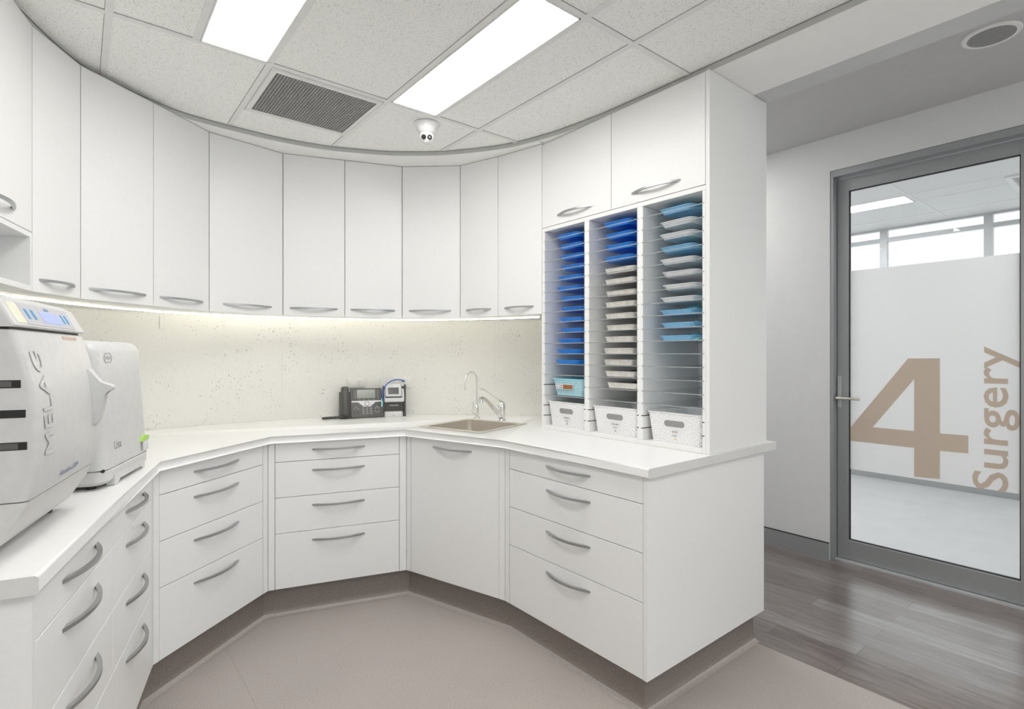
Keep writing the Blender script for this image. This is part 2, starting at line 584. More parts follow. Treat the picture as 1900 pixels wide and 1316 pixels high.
def strip_wall(pts, z0, z1, th, name, m):
    o_ = offset(pts, th)
    mb = MB()
    mb.prism([tuple(p) for p in pts] + [tuple(p) for p in reversed(o_)], z0, z1)
    return mb.build(name, m)


struct(strip_wall(WALL, 0, 2.9, 0.07, 'wall_back', 'wall'))
# room behind the camera
struct(MB().box(-1.45, -2.35, 0, -1.35, 1.33, 2.9).build('wall_left', 'wall'))
struct(MB().box(-1.35, 1.25, 0, -0.87, 1.33, 2.9).build('wall_left_return', 'wall'))
mb = MB()
mb.box(-1.45, -2.45, 0, 3.83, -2.35, 0.25)
mb.box(-1.45, -2.45, 2.42, 3.83, -2.35, 2.9)
for x in (-1.45, 2.40):
    mb.box(x, -2.45, 0.25, x + 0.25, -2.35, 2.42)
struct(mb.build('wall_rear', 'wall'))
wr = bpy.data.objects.new('added_window', None)  # unseen glazing, added so daylight fills the room from behind
C.objects.link(wr)
wr.location = (0, -2.4, 0.25)
struct(wr)
mb = MB()
for x in (-1.2, -0.02, 1.16, 2.36, 2.65, 3.79):
    mb.box(x, -0.03, 0.0, x + 0.04, 0.03, 2.17)
for z in (0.0, 2.13):
    mb.box(-1.2, -0.028, z, 2.4, 0.028, z + 0.04)
    mb.box(2.65, -0.028, z, 3.83, 0.028, z + 0.04)
mb.build('window_frame', 'window_alu', wr)
mb = MB()
mb.box(-1.2, -0.003, 0.0, 2.4, 0.003, 2.17)
mb.box(2.65, -0.003, 0.0, 3.83, 0.003, 2.17)
mb.build('window_glass', 'glass', wr)
# corridor walls
struct(MB().box(2.6, 3.2, 0, 3.83, 3.3, 2.9).build('wall_corridor_end', 'corridor_wall'))
mb = MB()
mb.box(3.83, 1.449, 0, 3.95, 3.3, 2.9)
mb.box(3.83, -2.45, 0, 3.95, 0.30, 2.9)
mb.box(3.83, 0.30, 2.545, 3.95, 1.449, 2.9)
struct(mb.build('wall_right', 'corridor_wall'))
# floors
struct(MB().box(-1.45, -2.45, -0.05, 2.468, 3.75, 0.0).build('floor', 'vinyl'))
struct(MB().box(2.468, -2.45, -0.05, 3.90, 3.3, 0.0005).build('floor', 'wood'))
struct(MB().box(3.90, -2.45, -0.05, 6.9, 4.3, 0.0).build('floor', 'surgery_floor'))

# ceiling of the room
EDGE = [(-1.35, 1.3), (-0.6, 1.6), (-0.36, 2.0), (-0.2, 2.45), (-0.02, 2.83), (0.15, 2.99), (0.356, 3.10), (0.5, 3.132), (0.638, 3.141), (0.837, 3.143), (1.071, 3.107), (1.246, 3.043), (1.445, 2.94), (1.588, 2.83), (1.689, 2.736), (1.83, 2.55), (1.925, 2.38), (2.0, 2.12), (2.04, 1.8)]
EDGE = [Vector(EDGE[0])] + smooth_curve(EDGE[1:], 5) + [Vector((2.046, 1.5)), Vector((2.046, -2.4))]
mb = MB()
mb.prism([tuple(p) for p in EDGE] + [(-1.4, -2.4)], ZC, ZC + 0.03)
struct(mb.build('ceiling', 'tile'))
mb = MB()
lo = [mb.v((p.x, p.y, ZS)) for p in EDGE]
hi = [mb.v((p.x, p.y, ZC)) for p in EDGE]
for i in range(len(EDGE) - 1):
    mb.f([lo[i], lo[i + 1], hi[i + 1], hi[i]])
o_ = offset(EDGE, 0.003)
lo2 = [mb.v((p.x, p.y, ZS)) for p in o_]
hi2 = [mb.v((p.x, p.y, ZC)) for p in o_]
for i in range(len(EDGE) - 1):
    mb.f([lo2[i + 1], lo2[i], hi2[i], hi2[i + 1]])
    mb.f([lo[i + 1], lo[i], lo2[i], lo2[i + 1]])
struct(mb.build('trim_1', 'angle_trim'))
mb = MB()
in_ = offset(EDGE, -0.004)
lo = [mb.v((p.x, p.y, ZC - 0.0015)) for p in in_]
hi = [mb.v((p.x, p.y, ZC - 0.0015)) for p in EDGE]
for i in range(len(EDGE) - 1):
    mb.f([lo[i], hi[i], hi[i + 1], lo[i + 1]])
struct(mb.build('trim_2', 'dark_line'))
# soffit ring outside the ceiling edge
k = EDGE.index(next(p for p in EDGE if p.y < 2.2 and p.x > 1.5))
mb = MB()
EOFF = offset(EDGE, 0.004)
a = EOFF[:k]
outer = offset([p for p in a], 1.0)
A = [mb.v((p.x, p.y, ZS)) for p in a]
B = [mb.v((max(-1.5, p.x), p.y, ZS)) for p in outer]
A2 = [mb.v((p.x, p.y, ZS + .3)) for p in a]
B2 = [mb.v((max(-1.5, p.x), p.y, ZS + .3)) for p in outer]
for i in range(len(a) - 1):
    mb.f([A[i], A[i + 1], B[i + 1], B[i]])
    mb.f([A2[i + 1], A2[i], B2[i], B2[i + 1]])
struct(mb.build('ceiling', 'soffit'))
mb = MB()
b_ = EOFF[k - 1:]
mb.prism([tuple(p) for p in b_] + [(2.395, -2.4), (2.395, b_[0].y)], ZS, ZS + 0.30)
struct(mb.build('ceiling', 'soffit'))
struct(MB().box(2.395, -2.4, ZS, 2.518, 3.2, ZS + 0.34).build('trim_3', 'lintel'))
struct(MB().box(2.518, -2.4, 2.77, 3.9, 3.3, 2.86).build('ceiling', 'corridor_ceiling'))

# ceiling T bars
T = 0.012
mb = MB()
gx = [-1.51, -0.98, -0.449, 0.081, 0.347, 0.615, 1.144, 1.41, 1.673]
gy = [2.367, 1.335, 0.303, -0.729, -1.761]
for x in gx:
    ytop = {-1.51: 1.3, -0.98: 1.3, -0.449: 1.8, 0.081: 2.92, 0.347: 2.367, 0.615: 3.12, 1.144: 3.07, 1.41: 2.367, 1.673: 2.735}[x]
    mb.box(x - T, -2.4, ZC - 0.004, x + T, ytop, ZC + 0.001)
for y in gy:
    x1 = 1.93 if y > 2 else 2.04
    x0 = -0.19 if y > 2 else -1.35
    if y == 1.335:
        x0 = -1.0
    mb.box(x0, y - T, ZC - 0.0045, x1, y + T, ZC + 0.001)
mb.box(0.615, 2.880 - 0.004, ZC - 0.0042, 1.144, 2.880 + 0.010, ZC + 0.001)
struct(mb.build('trim_4', 'tbar'))
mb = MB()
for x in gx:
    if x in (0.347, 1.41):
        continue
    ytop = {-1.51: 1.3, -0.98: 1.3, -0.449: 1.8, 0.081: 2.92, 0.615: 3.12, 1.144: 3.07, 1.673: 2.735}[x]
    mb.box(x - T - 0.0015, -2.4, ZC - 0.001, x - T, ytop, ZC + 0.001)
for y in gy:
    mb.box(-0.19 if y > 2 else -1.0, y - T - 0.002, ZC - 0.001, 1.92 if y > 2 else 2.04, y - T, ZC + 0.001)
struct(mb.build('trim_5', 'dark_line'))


def ceiling_light(x0, y0, x1, y1, z, label, m='diffuser', grp='ceiling light panels'):
    t = thing('ceiling_light', label, 'ceiling light', ((x0 + x1) / 2, (y0 + y1) / 2, z), 0, grp)
    w, d = (x1 - x0) / 2, (y1 - y0) / 2
    mb = MB()
    for q in ((-w, -d, -w + .006, d), (w - .006, -d, w, d), (-w, -d, w, -d + .006), (-w, d - .006, w, d)):
        mb.box(q[0], q[1], -0.006, q[2], q[3], 0.0)
    mb.build('light_frame', 'tbar', t)
    MB().box(-w + .006, -d + .006, -0.004, w - .006, d - .006, 0.0).build('diffuser', m, t)
    return t


GL = [(0.360, 1.348, 0.603, 2.354, 'lit white ceiling panel beside the grey return air grille, at the top left'),
      (1.157, 1.348, 1.398, 2.354, 'long lit white ceiling panel nearest the domed security camera'),
      (0.360, -0.716, 0.603, 0.29, 'unseen ceiling panel added behind the camera on the left for even light'),  # from here on: unseen panels added to even out the light
      (1.157, -0.716, 1.398, 0.29, 'unseen ceiling panel added behind the camera on the right for even light'),
      (-0.437, -0.716, -0.2, 0.29, 'unseen ceiling panel added behind the camera near the left wall for even light')]
for q in GL:
    ceiling_light(q[0], q[1], q[2], q[3], ZC - 0.0005, q[4])

ceiling_light(3.05, -1.75, 3.35, -0.55, 2.7695, 'unseen corridor ceiling panel added behind the camera to brighten the corridor', 'diffuser', None)  # unseen panel, added to lift the dark corridor
ceiling_light(3.05, 2.0, 3.35, 3.0, 2.7695, 'lit corridor ceiling panel hidden behind the tray tower', 'diffuser', None)  # added where the tower hides it, to brighten the corridor wall

# return air grille
t = thing('air_grille', 'grey eggcrate return air grille in a white frame in the tiled ceiling', 'air vent', (0.880, 2.628, ZC - 0.0005))
w, d = 0.249, 0.238
mb = MB()
mb.loft([rect2(-w, -d, w, d, .001, 0.0, 1), rect2(-w, -d, w, d, .001, -0.004, 1), rect2(-w + .004, -d + .004, w - .004, d - .004, .001, -0.009, 1), rect2(-w + .021, -d + .021, w - .021, d - .021, .001, -0.009, 1), rect2(-w + .021, -d + .021, w - .021, d - .021, .001, 0.0, 1)], False, False)
mb.build('grille_frame', 'tbar', t)
mb = MB()
iw, idp = w - .022, d - .022
n = 36
for i in range(n + 1):
    x = -iw + 2 * iw * i / n
    mb.box(x - .0014, -idp, -0.008, x + .0014, idp, -0.001)
n2 = 30
for i in range(n2 + 1):
    y = -idp + 2 * idp * i / n2
    mb.box(-iw, y - .0014, -0.0078, iw, y + .0014, -0.001)
mb.build('eggcrate_core', 'grille', t, smooth=False)
MB().box(-iw, -idp, -0.001, iw, idp, 0.0).build('backing', 'grille_back', t)

# security camera
t = thing('security_camera', 'white domed security camera hanging from the tiled ceiling', 'camera', (1.415, 2.475, ZC - 0.003), math.atan2(-2.475, -1.415))
MB().lathe([(0.0, 0), (0.066, 0), (0.066, -0.006), (0.058, -0.016), (0.049, -0.026), (0.045, -0.040), (0.038, -0.048), (0.0, -0.050)], seg=36).build('camera_base', 'white_plastic', t)
mb = MB()
prof = [(max(0.0005, 0.038 * math.sin(PI * k / 14)), -0.066 + 0.038 * math.cos(PI * k / 14)) for k in range(15)]
mb.lathe(prof, seg=32)
mb.build('camera_eye', 'white_plastic', t)
fwd = Vector((0.93, 0, -0.3676))
side = Vector((0, 1, 0))
cc = Vector((0, 0, -0.066))
lo_ = MB()
for s, rr_ in ((1, 0.0125), (-1, 0.0125)):
    pc = cc + fwd * 0.0305 + side * 0.0150 * s
    lo_.disc(pc, fwd, rr_, 0.0075, 20)
lo_.build('lens', 'black', t)
lo_ = MB()
pc = cc + fwd * 0.0382 + side * 0.0150
lo_.tube([pc, pc + fwd * 0.0006], 0.0065, 4)
lo_.build('lens_sensor', 'text_grey', t)

# corridor speaker
t = thing('ceiling_speaker', 'round grey ceiling speaker in the darker corridor ceiling', 'speaker', (3.163, 0.535, 2.77))
MB().lathe([(0.085, 0), (0.104, 0), (0.104, -0.004), (0.098, -0.009), (0.085, -0.008)], seg=48).build('speaker_ring', 'tbar', t)
MB().lathe([(0.0, -0.001), (0.084, -0.001), (0.084, -0.0085), (0.0, -0.0100)], seg=48).build('speaker_mesh', 'speaker', t)


# ------------------------------------------------------------------ bow handle
def handle_mesh(Lh):
    mb = MB()
    n = 20
    out, inn = [], []
    for k in range(n + 1):
        s = k / n
        x = -Lh / 2 + Lh * s
        out.append((x, -0.034 * (1 - (2 * s - 1) ** 2)))
    n = 16
    Li = Lh - 0.05
    for k in range(n + 1):
        s = k / n
        x = -Li / 2 + Li * s
        inn.append((x, -0.023 * (1 - (2 * s - 1) ** 2)))
    ring = out + inn[::-1]
    h = 0.0045
    A = [mb.v((x, y, -h)) for x, y in ring]
    B = [mb.v((x, y, h)) for x, y in ring]
    m_ = len(ring)
    for i in range(m_):
        j = (i + 1) % m_
        mb.f([A[i], A[j], B[j], B[i]])
    # caps as quads between outer and inner arcs
    no, ni = len(out), len(inn)
    for V, rev in ((A, True), (B, False)):
        oi = V[:no]
        ii = V[no:][::-1]
        i = j = 0
        while i < no - 1 or j < ni - 1:
            if j == ni - 1 or (i < no - 1 and (i + 1) / (no - 1) <= (j + 1) / (ni - 1)):
                tri = [oi[i], oi[i + 1], ii[j]]
                i += 1
            else:
                tri = [oi[i], ii[j + 1], ii[j]]
                j += 1
            mb.f(tri)
    return mb


HM = {}


def handle(Lh, parent, loc):
    Lh = round(Lh, 3)
    if Lh not in HM:
        o = handle_mesh(Lh).build('handle', 'handle', parent)
        HM[Lh] = o.data
    else:
        o = bpy.data.objects.new('handle', HM[Lh])
        C.objects.link(o)
        o.parent = parent
    o.location = loc
    return o


# ------------------------------------------------------------------ base cabinets
ZB = 0.145
DZ = [0.897, 0.7945, 0.612, 0.4285, ZB]
HZ = [0.851, 0.744, 0.5605, 0.379]
G = 0.0013


def frame(a, b):
    a, b = Vector(a), Vector(b)
    d = b - a
    return a, d.length, math.atan2(d.y, d.x)


def drawer(t, x0, x1, i, hx):
    z1, z0 = DZ[i], DZ[i + 1]
    o = MB().box(x0 + G, 0.0, z0 + (G if i < 3 else 0), x1 - G, 0.018, z1 - G, 0.0012, 1).build('drawer', 'laminate', t)
    handle(0.268, o, (hx, 0.0, HZ[i]))


def base_cab(k, label, banks, door=None, sl=0.031, sr=0.036, depth=0.5, depth_r=None):
    a, Ln, ang = frame(F[k], F[k + 1])
    t = thing('base_cabinet', label, 'cabinet', (a.x, a.y, 0), ang, 'white base cabinets under the worktop')
    mb = MB()
    mb.box(0.001, 0.0195, ZB, Ln - 0.001, depth, 0.895)
    mb.box(0.001, 0.0, ZB, sl - 0.001, 0.0195, 0.895)
    mb.box(Ln - sr + 0.001, 0.0, ZB, Ln - 0.001, 0.0195, 0.895)
    mb.build('body', 'laminate', t)
    for (x0, x1, hx) in banks:
        for i in range(4):
            drawer(t, x0, x1, i, hx)
    if door:
        x0, x1, hx = door
        o = MB().box(x0 + G, 0.0, ZB, x1 - G, 0.018, 0.897 - G, 0.0012, 1).build('door', 'laminate', t)
        handle(0.268, o, (hx, 0.0, 0.851))
    return t


base_cab(0, 'white base cabinet with two columns of drawers under the two steriliser machines', [(0.02, 0.577, 0.30), (0.577, 1.132, 0.868)], sl=0.02, sr=0.031)
base_cab(1, 'white four-drawer base cabinet between the sterilisers and the phone', [(0.029, 0.632, 0.331)], sl=0.029, sr=0.037)
base_cab(2, 'white four-drawer base cabinet straight below the desk phone', [(0.032, 0.665, 0.344)], sl=0.032, sr=0.039)
base_cab(3, 'white base cabinet with a single tall door below the sink', [], (0.033, 0.633, 0.33), sl=0.033, sr=0.036)
base_cab(4, 'white four-drawer base cabinet below the tray tower, at the open end', [(0.034, 0.824, 0.428)], sl=0.034, sr=0.019, depth=0.885)

# kick with cove
end = (2.488, 1.23)
S0 = (F[0][0] - 0.968 * 0.6, F[0][1] + 0.252 * 0.6)
KP = [S0] + F + [end]
prof = [(0.045, ZB), (0.045, 0.030), (0.043, 0.019), (0.037, 0.009), (0.027, 0.0035), (0.012, 0.0012)]
mb = MB()
rows = []
for d_, z in prof:
    rows.append([mb.v((p.x, p.y, z)) for p in offset(KP, d_)])
for j_, (r0, r1) in enumerate(zip(rows, rows[1:])):
    mb.mi = 0 if j_ < 3 else 1
    for i in range(len(r0) - 1):
        mb.f([r0[i], r0[i + 1], r1[i + 1], r1[i]])
b_ = [mb.v((p.x, p.y, ZB)) for p in offset(KP, 0.075)]
c_ = [mb.v((p.x, p.y, 0.0)) for p in offset(KP, 0.075)]
for i in range(len(b_) - 1):
    mb.f([b_[i], b_[i + 1], rows[0][i + 1], rows[0][i]])
    mb.f([c_[i], c_[i + 1], b_[i + 1], b_[i]])
e_ = [r_[-1] for r_ in rows]
mb.mi = 0
mb.f(e_ + [c_[-1], b_[-1]])
kick = mb.build('baseboard_front', ['vinyl_kick', 'vinyl'], smooth=True)
struct(kick)

# ------------------------------------------------------------------ worktop
WP = [S0] + F + [(2.592, 1.23)]
wf = [p for p in offset(WP, -0.016)]
wf[0] = wf[0]
front = [tuple(p) for p in wf]
front[-1] = (2.592, 1.215)
ends = [Vector(front[1]), Vector(front[-2])]
wall_in = [p for p in WALL if p.y > 1.55 or p.x > 0]
poly = front + [(2.592, 1.302), (2.519, 1.302)] + [tuple(p) for p in reversed(offset(wall_in, -0.001)[:-1])]
mb = MB()
mb.prism(poly, ZT - 0.036, ZT)
mb.bm.verts.ensure_lookup_table()
fr = [Vector(p) for p in front[1:-1]]
es = []
for e in mb.bm.edges:
    v0, v1 = e.verts
    if abs(v0.co.z - v1.co.z) > 1e-5:
        continue
    i0 = [i for i, p in enumerate(fr) if (p - v0.co.xy).length < 1e-5]
    i1 = [i for i, p in enumerate(fr) if (p - v1.co.xy).length < 1e-5]
    if i0 and i1 and abs(i0[0] - i1[0]) == 1:
        es.append(e)
bmesh.ops.bevel(mb.bm, geom=es, offset=0.009, segments=4, profile=0.5, affect='EDGES')
worktop = mb.build('worktop', 'worktop')
tag(worktop, 'continuous faceted white worktop running round the curved wall', 'worktop')
# end bands
me = worktop.data
me.materials.append(M['edge_band'])
for p in me.polygons:
    n_ = p.normal
    c = p.center
    if (abs(n_.y + 1) < 0.02 and c.x > 1.7) or (n_.dot(Vector((-0.252, -0.968, 0))) > 0.98 and c.x < -0.05):
        p.material_index = 1

# sink opening
SC = Vector((1.797, 2.597))
SA = math.radians(16.6)
cut = MB(Matrix.Translation((SC.x, SC.y, 0)) @ Matrix.Rotation(SA, 4, 'Z')).loft([rr(0, 0, 0.40, 0.40, 0.03, ZT - 0.2), rr(0, 0, 0.40, 0.40, 0.03, ZT + 0.05)]).build('cutter', 'worktop')
md = worktop.modifiers.new('sink_hole', 'BOOLEAN')
md.object = cut
md.operation = 'DIFFERENCE'
md.solver = 'EXACT'
dg = bpy.context.evaluated_depsgraph_get()
nm = bpy.data.meshes.new_from_object(worktop.evaluated_get(dg))
worktop.modifiers.clear()
worktop.data = nm
bpy.data.objects.remove(cut)
# the sink base under the hole: cut its top with a well
sinkcab = [o for o in bpy.data.objects if o.name.startswith('body') and o.parent and 'sink' in o.parent['label']][0]
md_cut = MB(Matrix.Translation((SC.x, SC.y, 0)) @ Matrix.Rotation(SA, 4, 'Z')).box(-0.215, -0.215, 0.70, 0.215, 0.215, 1.2).build('cutter', 'worktop')
for ob in [o for o in bpy.data.objects if o.name.startswith('body') and o.parent and ('sink' in o.parent['label'] or 'tray tower' in o.parent['label'])]:
    md = ob.modifiers.new('well', 'BOOLEAN')
    md.object = md_cut
    md.operation = 'DIFFERENCE'
    md.solver = 'EXACT'
    dg = bpy.context.evaluated_depsgraph_get()
    nm = bpy.data.meshes.new_from_object(ob.evaluated_get(dg))
    ob.modifiers.clear()
    ob.data = nm
bpy.data.objects.remove(md_cut)

t = thing('sink', 'square stainless steel sink set at an angle into the white worktop', 'sink', (SC.x, SC.y, ZT), SA)
mb = MB()
mb.loft([rr(0, 0, .452, .452, .006, 0.0005), rr(0, 0, .452, .452, .006, 0.003), rr(0, 0, .446, .446, .005, 0.0045), rr(0, 0, .400, .400, .03, 0.0045), rr(0, 0, .388, .388, .03, 0.002),
         rr(0, 0, .385, .385, .03, -0.12), rr(0, 0, .375, .375, .04, -0.145), rr(0, 0, .34, .34, .05, -0.158), rr(0, 0, .06, .06, .029, -0.165)], False, True)
mb.build('sink_bowl', 'steel', t)
MB().lathe([(0, -0.1645), (0.038, -0.1645), (0.04, -0.161), (0.03, -0.160), (0.0, -0.162)], seg=24).build('drain', 'chrome', t)

e_out = Vector((math.cos(SA), math.sin(SA)))
# gooseneck filter tap
t = thing('gooseneck_tap', 'slim chrome gooseneck filter tap behind the left part of the sink', 'tap', (2.005, 2.862, ZT), SA)
mb = MB()
mb.lathe([(0, 0), (0.024, 0), (0.024, 0.004), (0.018, 0.010), (0.013, 0.012), (0.013, 0.085), (0.010, 0.09), (0.0, 0.09)], seg=20)
mb.build('tap_base', 'chrome', t)
pts = [(0, 0, 0.08), (0, 0, 0.15), (0, 0, 0.235)]
R_ = 0.058
for k in range(1, 13):
    a = PI * k / 12
    pts.append((-R_ + R_ * math.cos(a), 0, 0.245 + R_ * math.sin(a)))
pts.append((-2 * R_ - 0.002, 0, 0.20))
pts.append((-2 * R_ - 0.002, 0, 0.19))
MB().tube(pts, 0.0055, 12).build('spout', 'chrome', t)
mb = MB()
mb.tube([(-0.005, -0.002, 0.045), (-0.035, -0.002, 0.047)], 0.010, 14)
mb.tube([(-0.042, -0.002, 0.05), (-0.042, -0.002, 0.062), (-0.042, -0.002, 0.10), (-0.042, -0.002, 0.112)], [0.005, 0.004, 0.006, 0.005], 10)
mb.tube([(-0.035, -0.002, 0.047), (-0.05, -0.002, 0.048)], 0.009, 14)
mb.build('tap_lever', 'chrome', t)
# mixer
t = thing('mixer_tap', 'chrome lever mixer tap with rising spout at the right of the sink', 'tap', (2.06, 2.668, ZT), SA)
mb = MB()
mb.lathe([(0, 0), (0.026, 0), (0.026, 0.006), (0.022, 0.012), (0.021, 0.06), (0.023, 0.08), (0.023, 0.105), (0.018, 0.116), (0.0, 0.118)], seg=24)
mb.build('tap_body', 'chrome', t)
mb = MB()
P0 = [(-0.005, 0.0, 0.022), (-0.03, 0.0, 0.042), (-0.09, 0.0, 0.088), (-0.15, 0, 0.132), (-0.185, 0, 0.152), (-0.205, 0, 0.156), (-0.22, 0, 0.152)]
mb.tube(smooth_curve(P0, 4) if False else [tuple(Vector(p)) for p in P0], [0.013, 0.013, 0.0125, 0.012, 0.0115, 0.011, 0.011], 14)
mb.tube([(-0.212, 0, 0.152), (-0.212, 0, 0.128)], 0.013, 16)
mb.build('spout', 'chrome', t)
mb = MB()
mb.tube([(0.0, 0, 0.118), (-0.05, 0, 0.142), (-0.14, 0, 0.185), (-0.19, 0, 0.207), (-0.215, 0, 0.21)], [0.011, 0.0045, 0.004, 0.008, 0.009], 10, 0.7)
mb.build('lever', 'chrome', t)

# ------------------------------------------------------------------ splashback panels
seam = [0, 14, 32, 45, 60]
LBL = ['speckled cream splashback panel behind the two sterilisers', 'speckled cream splashback panel left of the desk phone, with wide bare area',
       'speckled cream splashback panel behind the phone and power outlets', 'speckled cream splashback panel between the sink taps and the tray tower']
cuts = []
pts = [p for p in WALL if not (p.x > 2.515)]
xs = [None, 0.70, 0.985, 2.2, None]
# seams at fixed spots along the wall
idx = [2]
for x in (-0.38, 0.995, 2.21):
    idx.append(min(range(len(pts)), key=lambda i: abs(pts[i].x - x)))
idx.append(len(pts) - 1)
for j in range(4):
    seg_ = pts[idx[j]:idx[j + 1] + 1]
    i_ = offset(seg_, -0.006)
    i_[0] += (i_[1] - i_[0]).normalized() * 0.0004
    i_[-1] += (i_[-2] - i_[-1]).normalized() * 0.0004
    mb = MB()
    mb.prism([tuple(p) for p in i_] + [tuple(p) for p in reversed(offset(seg_, -0.0005))], ZT + 0.0005, ZU + 0.01)
    tag(mb.build('splashback_panel', 'splash'), LBL[j], 'splashback', 'speckled splashback panels')

# ------------------------------------------------------------------ wall cabinets
ULBL = ['narrow white wall cabinet next to the open-niche cabinet at the far left',
        'white wall cabinet above the control panel, second from the open niche',
        'white wall cabinet third from the open niche, above the right steriliser',
        'widest of the flat white wall cabinets, fourth from the open niche',
        'white wall cabinet left of the one above the desk phone',
        'white wall cabinet directly above the desk phone and power outlet',
        'white wall cabinet above the blue cable, between phone and sink',
        'narrowest white wall cabinet, above the gooseneck tap',
        'narrow white wall cabinet touching the tray tower']
UH = [0.1325, 0.1665, 0.1665, 0.2025, 0.171, 0.166, 0.177, 0.141, 0.1545]
UL = [0.20, 0.268, 0.268, 0.268, 0.268, 0.268, 0.268, 0.19, 0.213]
for i in range(9):
    a, Ln, ang = frame(U[i], U[i + 1])
    t = thing('wall_cabinet', ULBL[i], 'cabinet', (a.x, a.y, ZU), ang, 'white wall cabinets round the curved wall')
    MB().box(0.0015, 0.0185, 0.018, Ln - 0.0015, 0.24, 0.950).build('body', 'carcass', t)
    o = MB().box(0.0014, 0.0, 0.0, Ln - 0.0014, 0.018, 0.951, 0.0008, 1).build('door', 'laminate', t)
    handle(UL[i], o, (UH[i], 0.0, 0.046))

# underside board between doors and wall
inner = offset([Vector(p) for p in U], 0.021)
U0 = Vector(U[0]) - Vector((0.25, 0.968)) * 0.56
seg_ = [p for p in WALL if p.y > 2.0 and p.x < 2.5]
poly = [tuple(p) for p in inner] + [(2.06, 2.275), (2.48, 2.5)] + [tuple(p) for p in reversed(offset(seg_, -0.008)) if p.y > 2.70]
poly += [(-0.445, 2.672)]
mb = MB()
mb.prism(poly, ZU + 0.005, ZU + 0.017)
tag(mb.build('cabinet_underside', 'carcass'), 'pale board closing the underside of the wall cabinets above the light strip', 'board')
# led strip
LP = smooth_curve([(-0.30, 2.70), (-0.20, 2.87), (-0.143, 2.965), (0.005, 3.160), (0.2, 3.335), (0.412, 3.455), (0.7, 3.505), (0.989, 3.497), (1.35, 3.42), (1.681, 3.255), (1.90, 3.03), (2.08, 2.76), (2.2, 2.477)], 5)
lt = thing('led_strip', 'warm white light strip curving along under the wall cabinets', 'light strip')
MB().tube([(p.x, p.y, ZU + 0.0005) for p in LP], 0.0034, 8).build('light_line', 'led', lt)
mb = MB()
A_ = offset(LP, -0.008)
B_ = offset(LP, 0.008)
mb.prism([tuple(p) for p in A_] + [tuple(p) for p in reversed(B_)], ZU + 0.003, ZU + 0.0049)
mb.build('channel', 'tbar', lt)

# open niche cabinet at far left
a, Ln, ang = frame(U0, U[0])
t = thing('niche_cabinet', 'white wall cabinet with an open niche below its door, cut off by the left edge', 'cabinet', (a.x, a.y, 0), ang)
mb = MB()
mb.box(0.0, 0.0, ZU, 0.017, 0.32, 1.783)
mb.box(Ln - 0.019, 0.0, ZU, Ln - 0.002, 0.32, 1.783)
mb.box(0.017, 0.0, ZU, Ln - 0.019, 0.32, ZU + 0.018)
mb.box(0.017, 0.0, 1.766, Ln - 0.019, 0.32, 1.783)
mb.box(0.017, 0.305, ZU + 0.018, Ln - 0.019, 0.32, 1.766)
mb.box(0.0, 0.02, 1.785, Ln - 0.002, 0.32, 2.525)
mb.build('body', 'laminate', t)
o = MB().box(0.002, 0.0, 1.786, Ln - 0.002, 0.018, 2.526, 0.001, 1).build('door', 'laminate', t)
handle(0.268, o, (Ln / 2, 0, 1.833))

# ------------------------------------------------------------------ tray tower
X0 = 2.03
t = tower = thing('tray_tower', 'tall white tray tower with three columns of glass shelves on the worktop', 'shelving unit', (X0, 1.225, ZT))
TT = ZS - ZT - 0.003
y0 = 1.225
cols = [(1.934, 2.236), (1.597, 1.90), (1.259, 1.563)]      # left, middle, right


def tb(name, x0, ya, z0, x1, yb, z1, m='laminate', bev=0.0008):
    return MB().box(x0 - X0, ya - y0, z0 - ZT, x1 - X0, yb - y0, z1 - ZT, bev, 1).build(name, m, tower)


ZT1 = ZT + 0.0006
tb('side_panel', 2.03, 1.225, ZT1, 2.514, 1.2434, ZS - 0.0015)
tb('side_liner', 2.03, 1.2438, ZT1, 2.50, 1.2585, 2.033)
tb('side_panel', 2.03, 2.2365, ZT1, 2.50, 2.262, 2.033)
tb('divider', 2.03, 1.5635, ZT + 0.021, 2.50, 1.5965, 2.033)
tb('divider', 2.03, 1.9005, ZT + 0.021, 2.50, 1.9335, 2.033)
tb('base', 2.03, 1.259, ZT1, 2.50, 2.236, ZT + 0.0205)
tb('top_rail', 2.03, 1.2438, 2.0335, 2.50, 2.262, 2.054)
tb('back_panel', 2.49, 1.259, ZT + 0.021, 2.50, 2.236, 2.033, 'laminate')
tb('upper_body', 2.049, 1.2445, 2.0545, 2.50, 2.258, 2.524, 'carcass')
for (ya, yb, hy) in ((1.7555, 2.2575, 2.004), (1.2452, 1.7525, 1.496)):
    o = MB().box(0.0, ya - y0, 2.0568 - ZT, 0.018, yb - y0, 2.5255 - ZT, 0.001, 1)
    o = o.build('door', 'laminate', tower)
    h_ = handle(0.268, o, (0.0, hy - y0, 2.105 - ZT))
    h_.rotation_euler = (0, 0, -PI / 2)

PITCH = 0.05720
ZK = [1.9795 - PITCH * k for k in range(18)]
shelf_me = None
for ci, (ya, yb) in enumerate(cols):
    for k in range(18):
        z = ZK[k]
        if k >= 16 or (ci == 0 and k == 14):
            for yy in ((yb - 0.0008, yb + 0.010), (ya - 0.010, ya + 0.0008)):
                MB().box(-0.0006, yy[0] - y0, z - 0.002 - ZT, 0.45, yy[1] - y0, z + 0.002 - ZT).build('slot', 'groove', tower)
            continue
        if shelf_me is None:
            mb = MB()
            w = (yb - ya) / 2 + 0.010
            mb.box(0, -w, -0.0019, 0.452, w, 0.0019)
            o = mb.build('shelf', ['shelf_glass', 'glass_edge'], tower, smooth=False)
            for p in o.data.polygons:
                if abs(p.normal.z) < 0.5:
                    p.material_index = 1
            shelf_me = o.data
        else:
            o = bpy.data.objects.new('shelf', shelf_me)
            C.objects.link(o)
            o.parent = tower
        o.location = (-0.0006, (ya + yb) / 2 - y0, z - ZT)


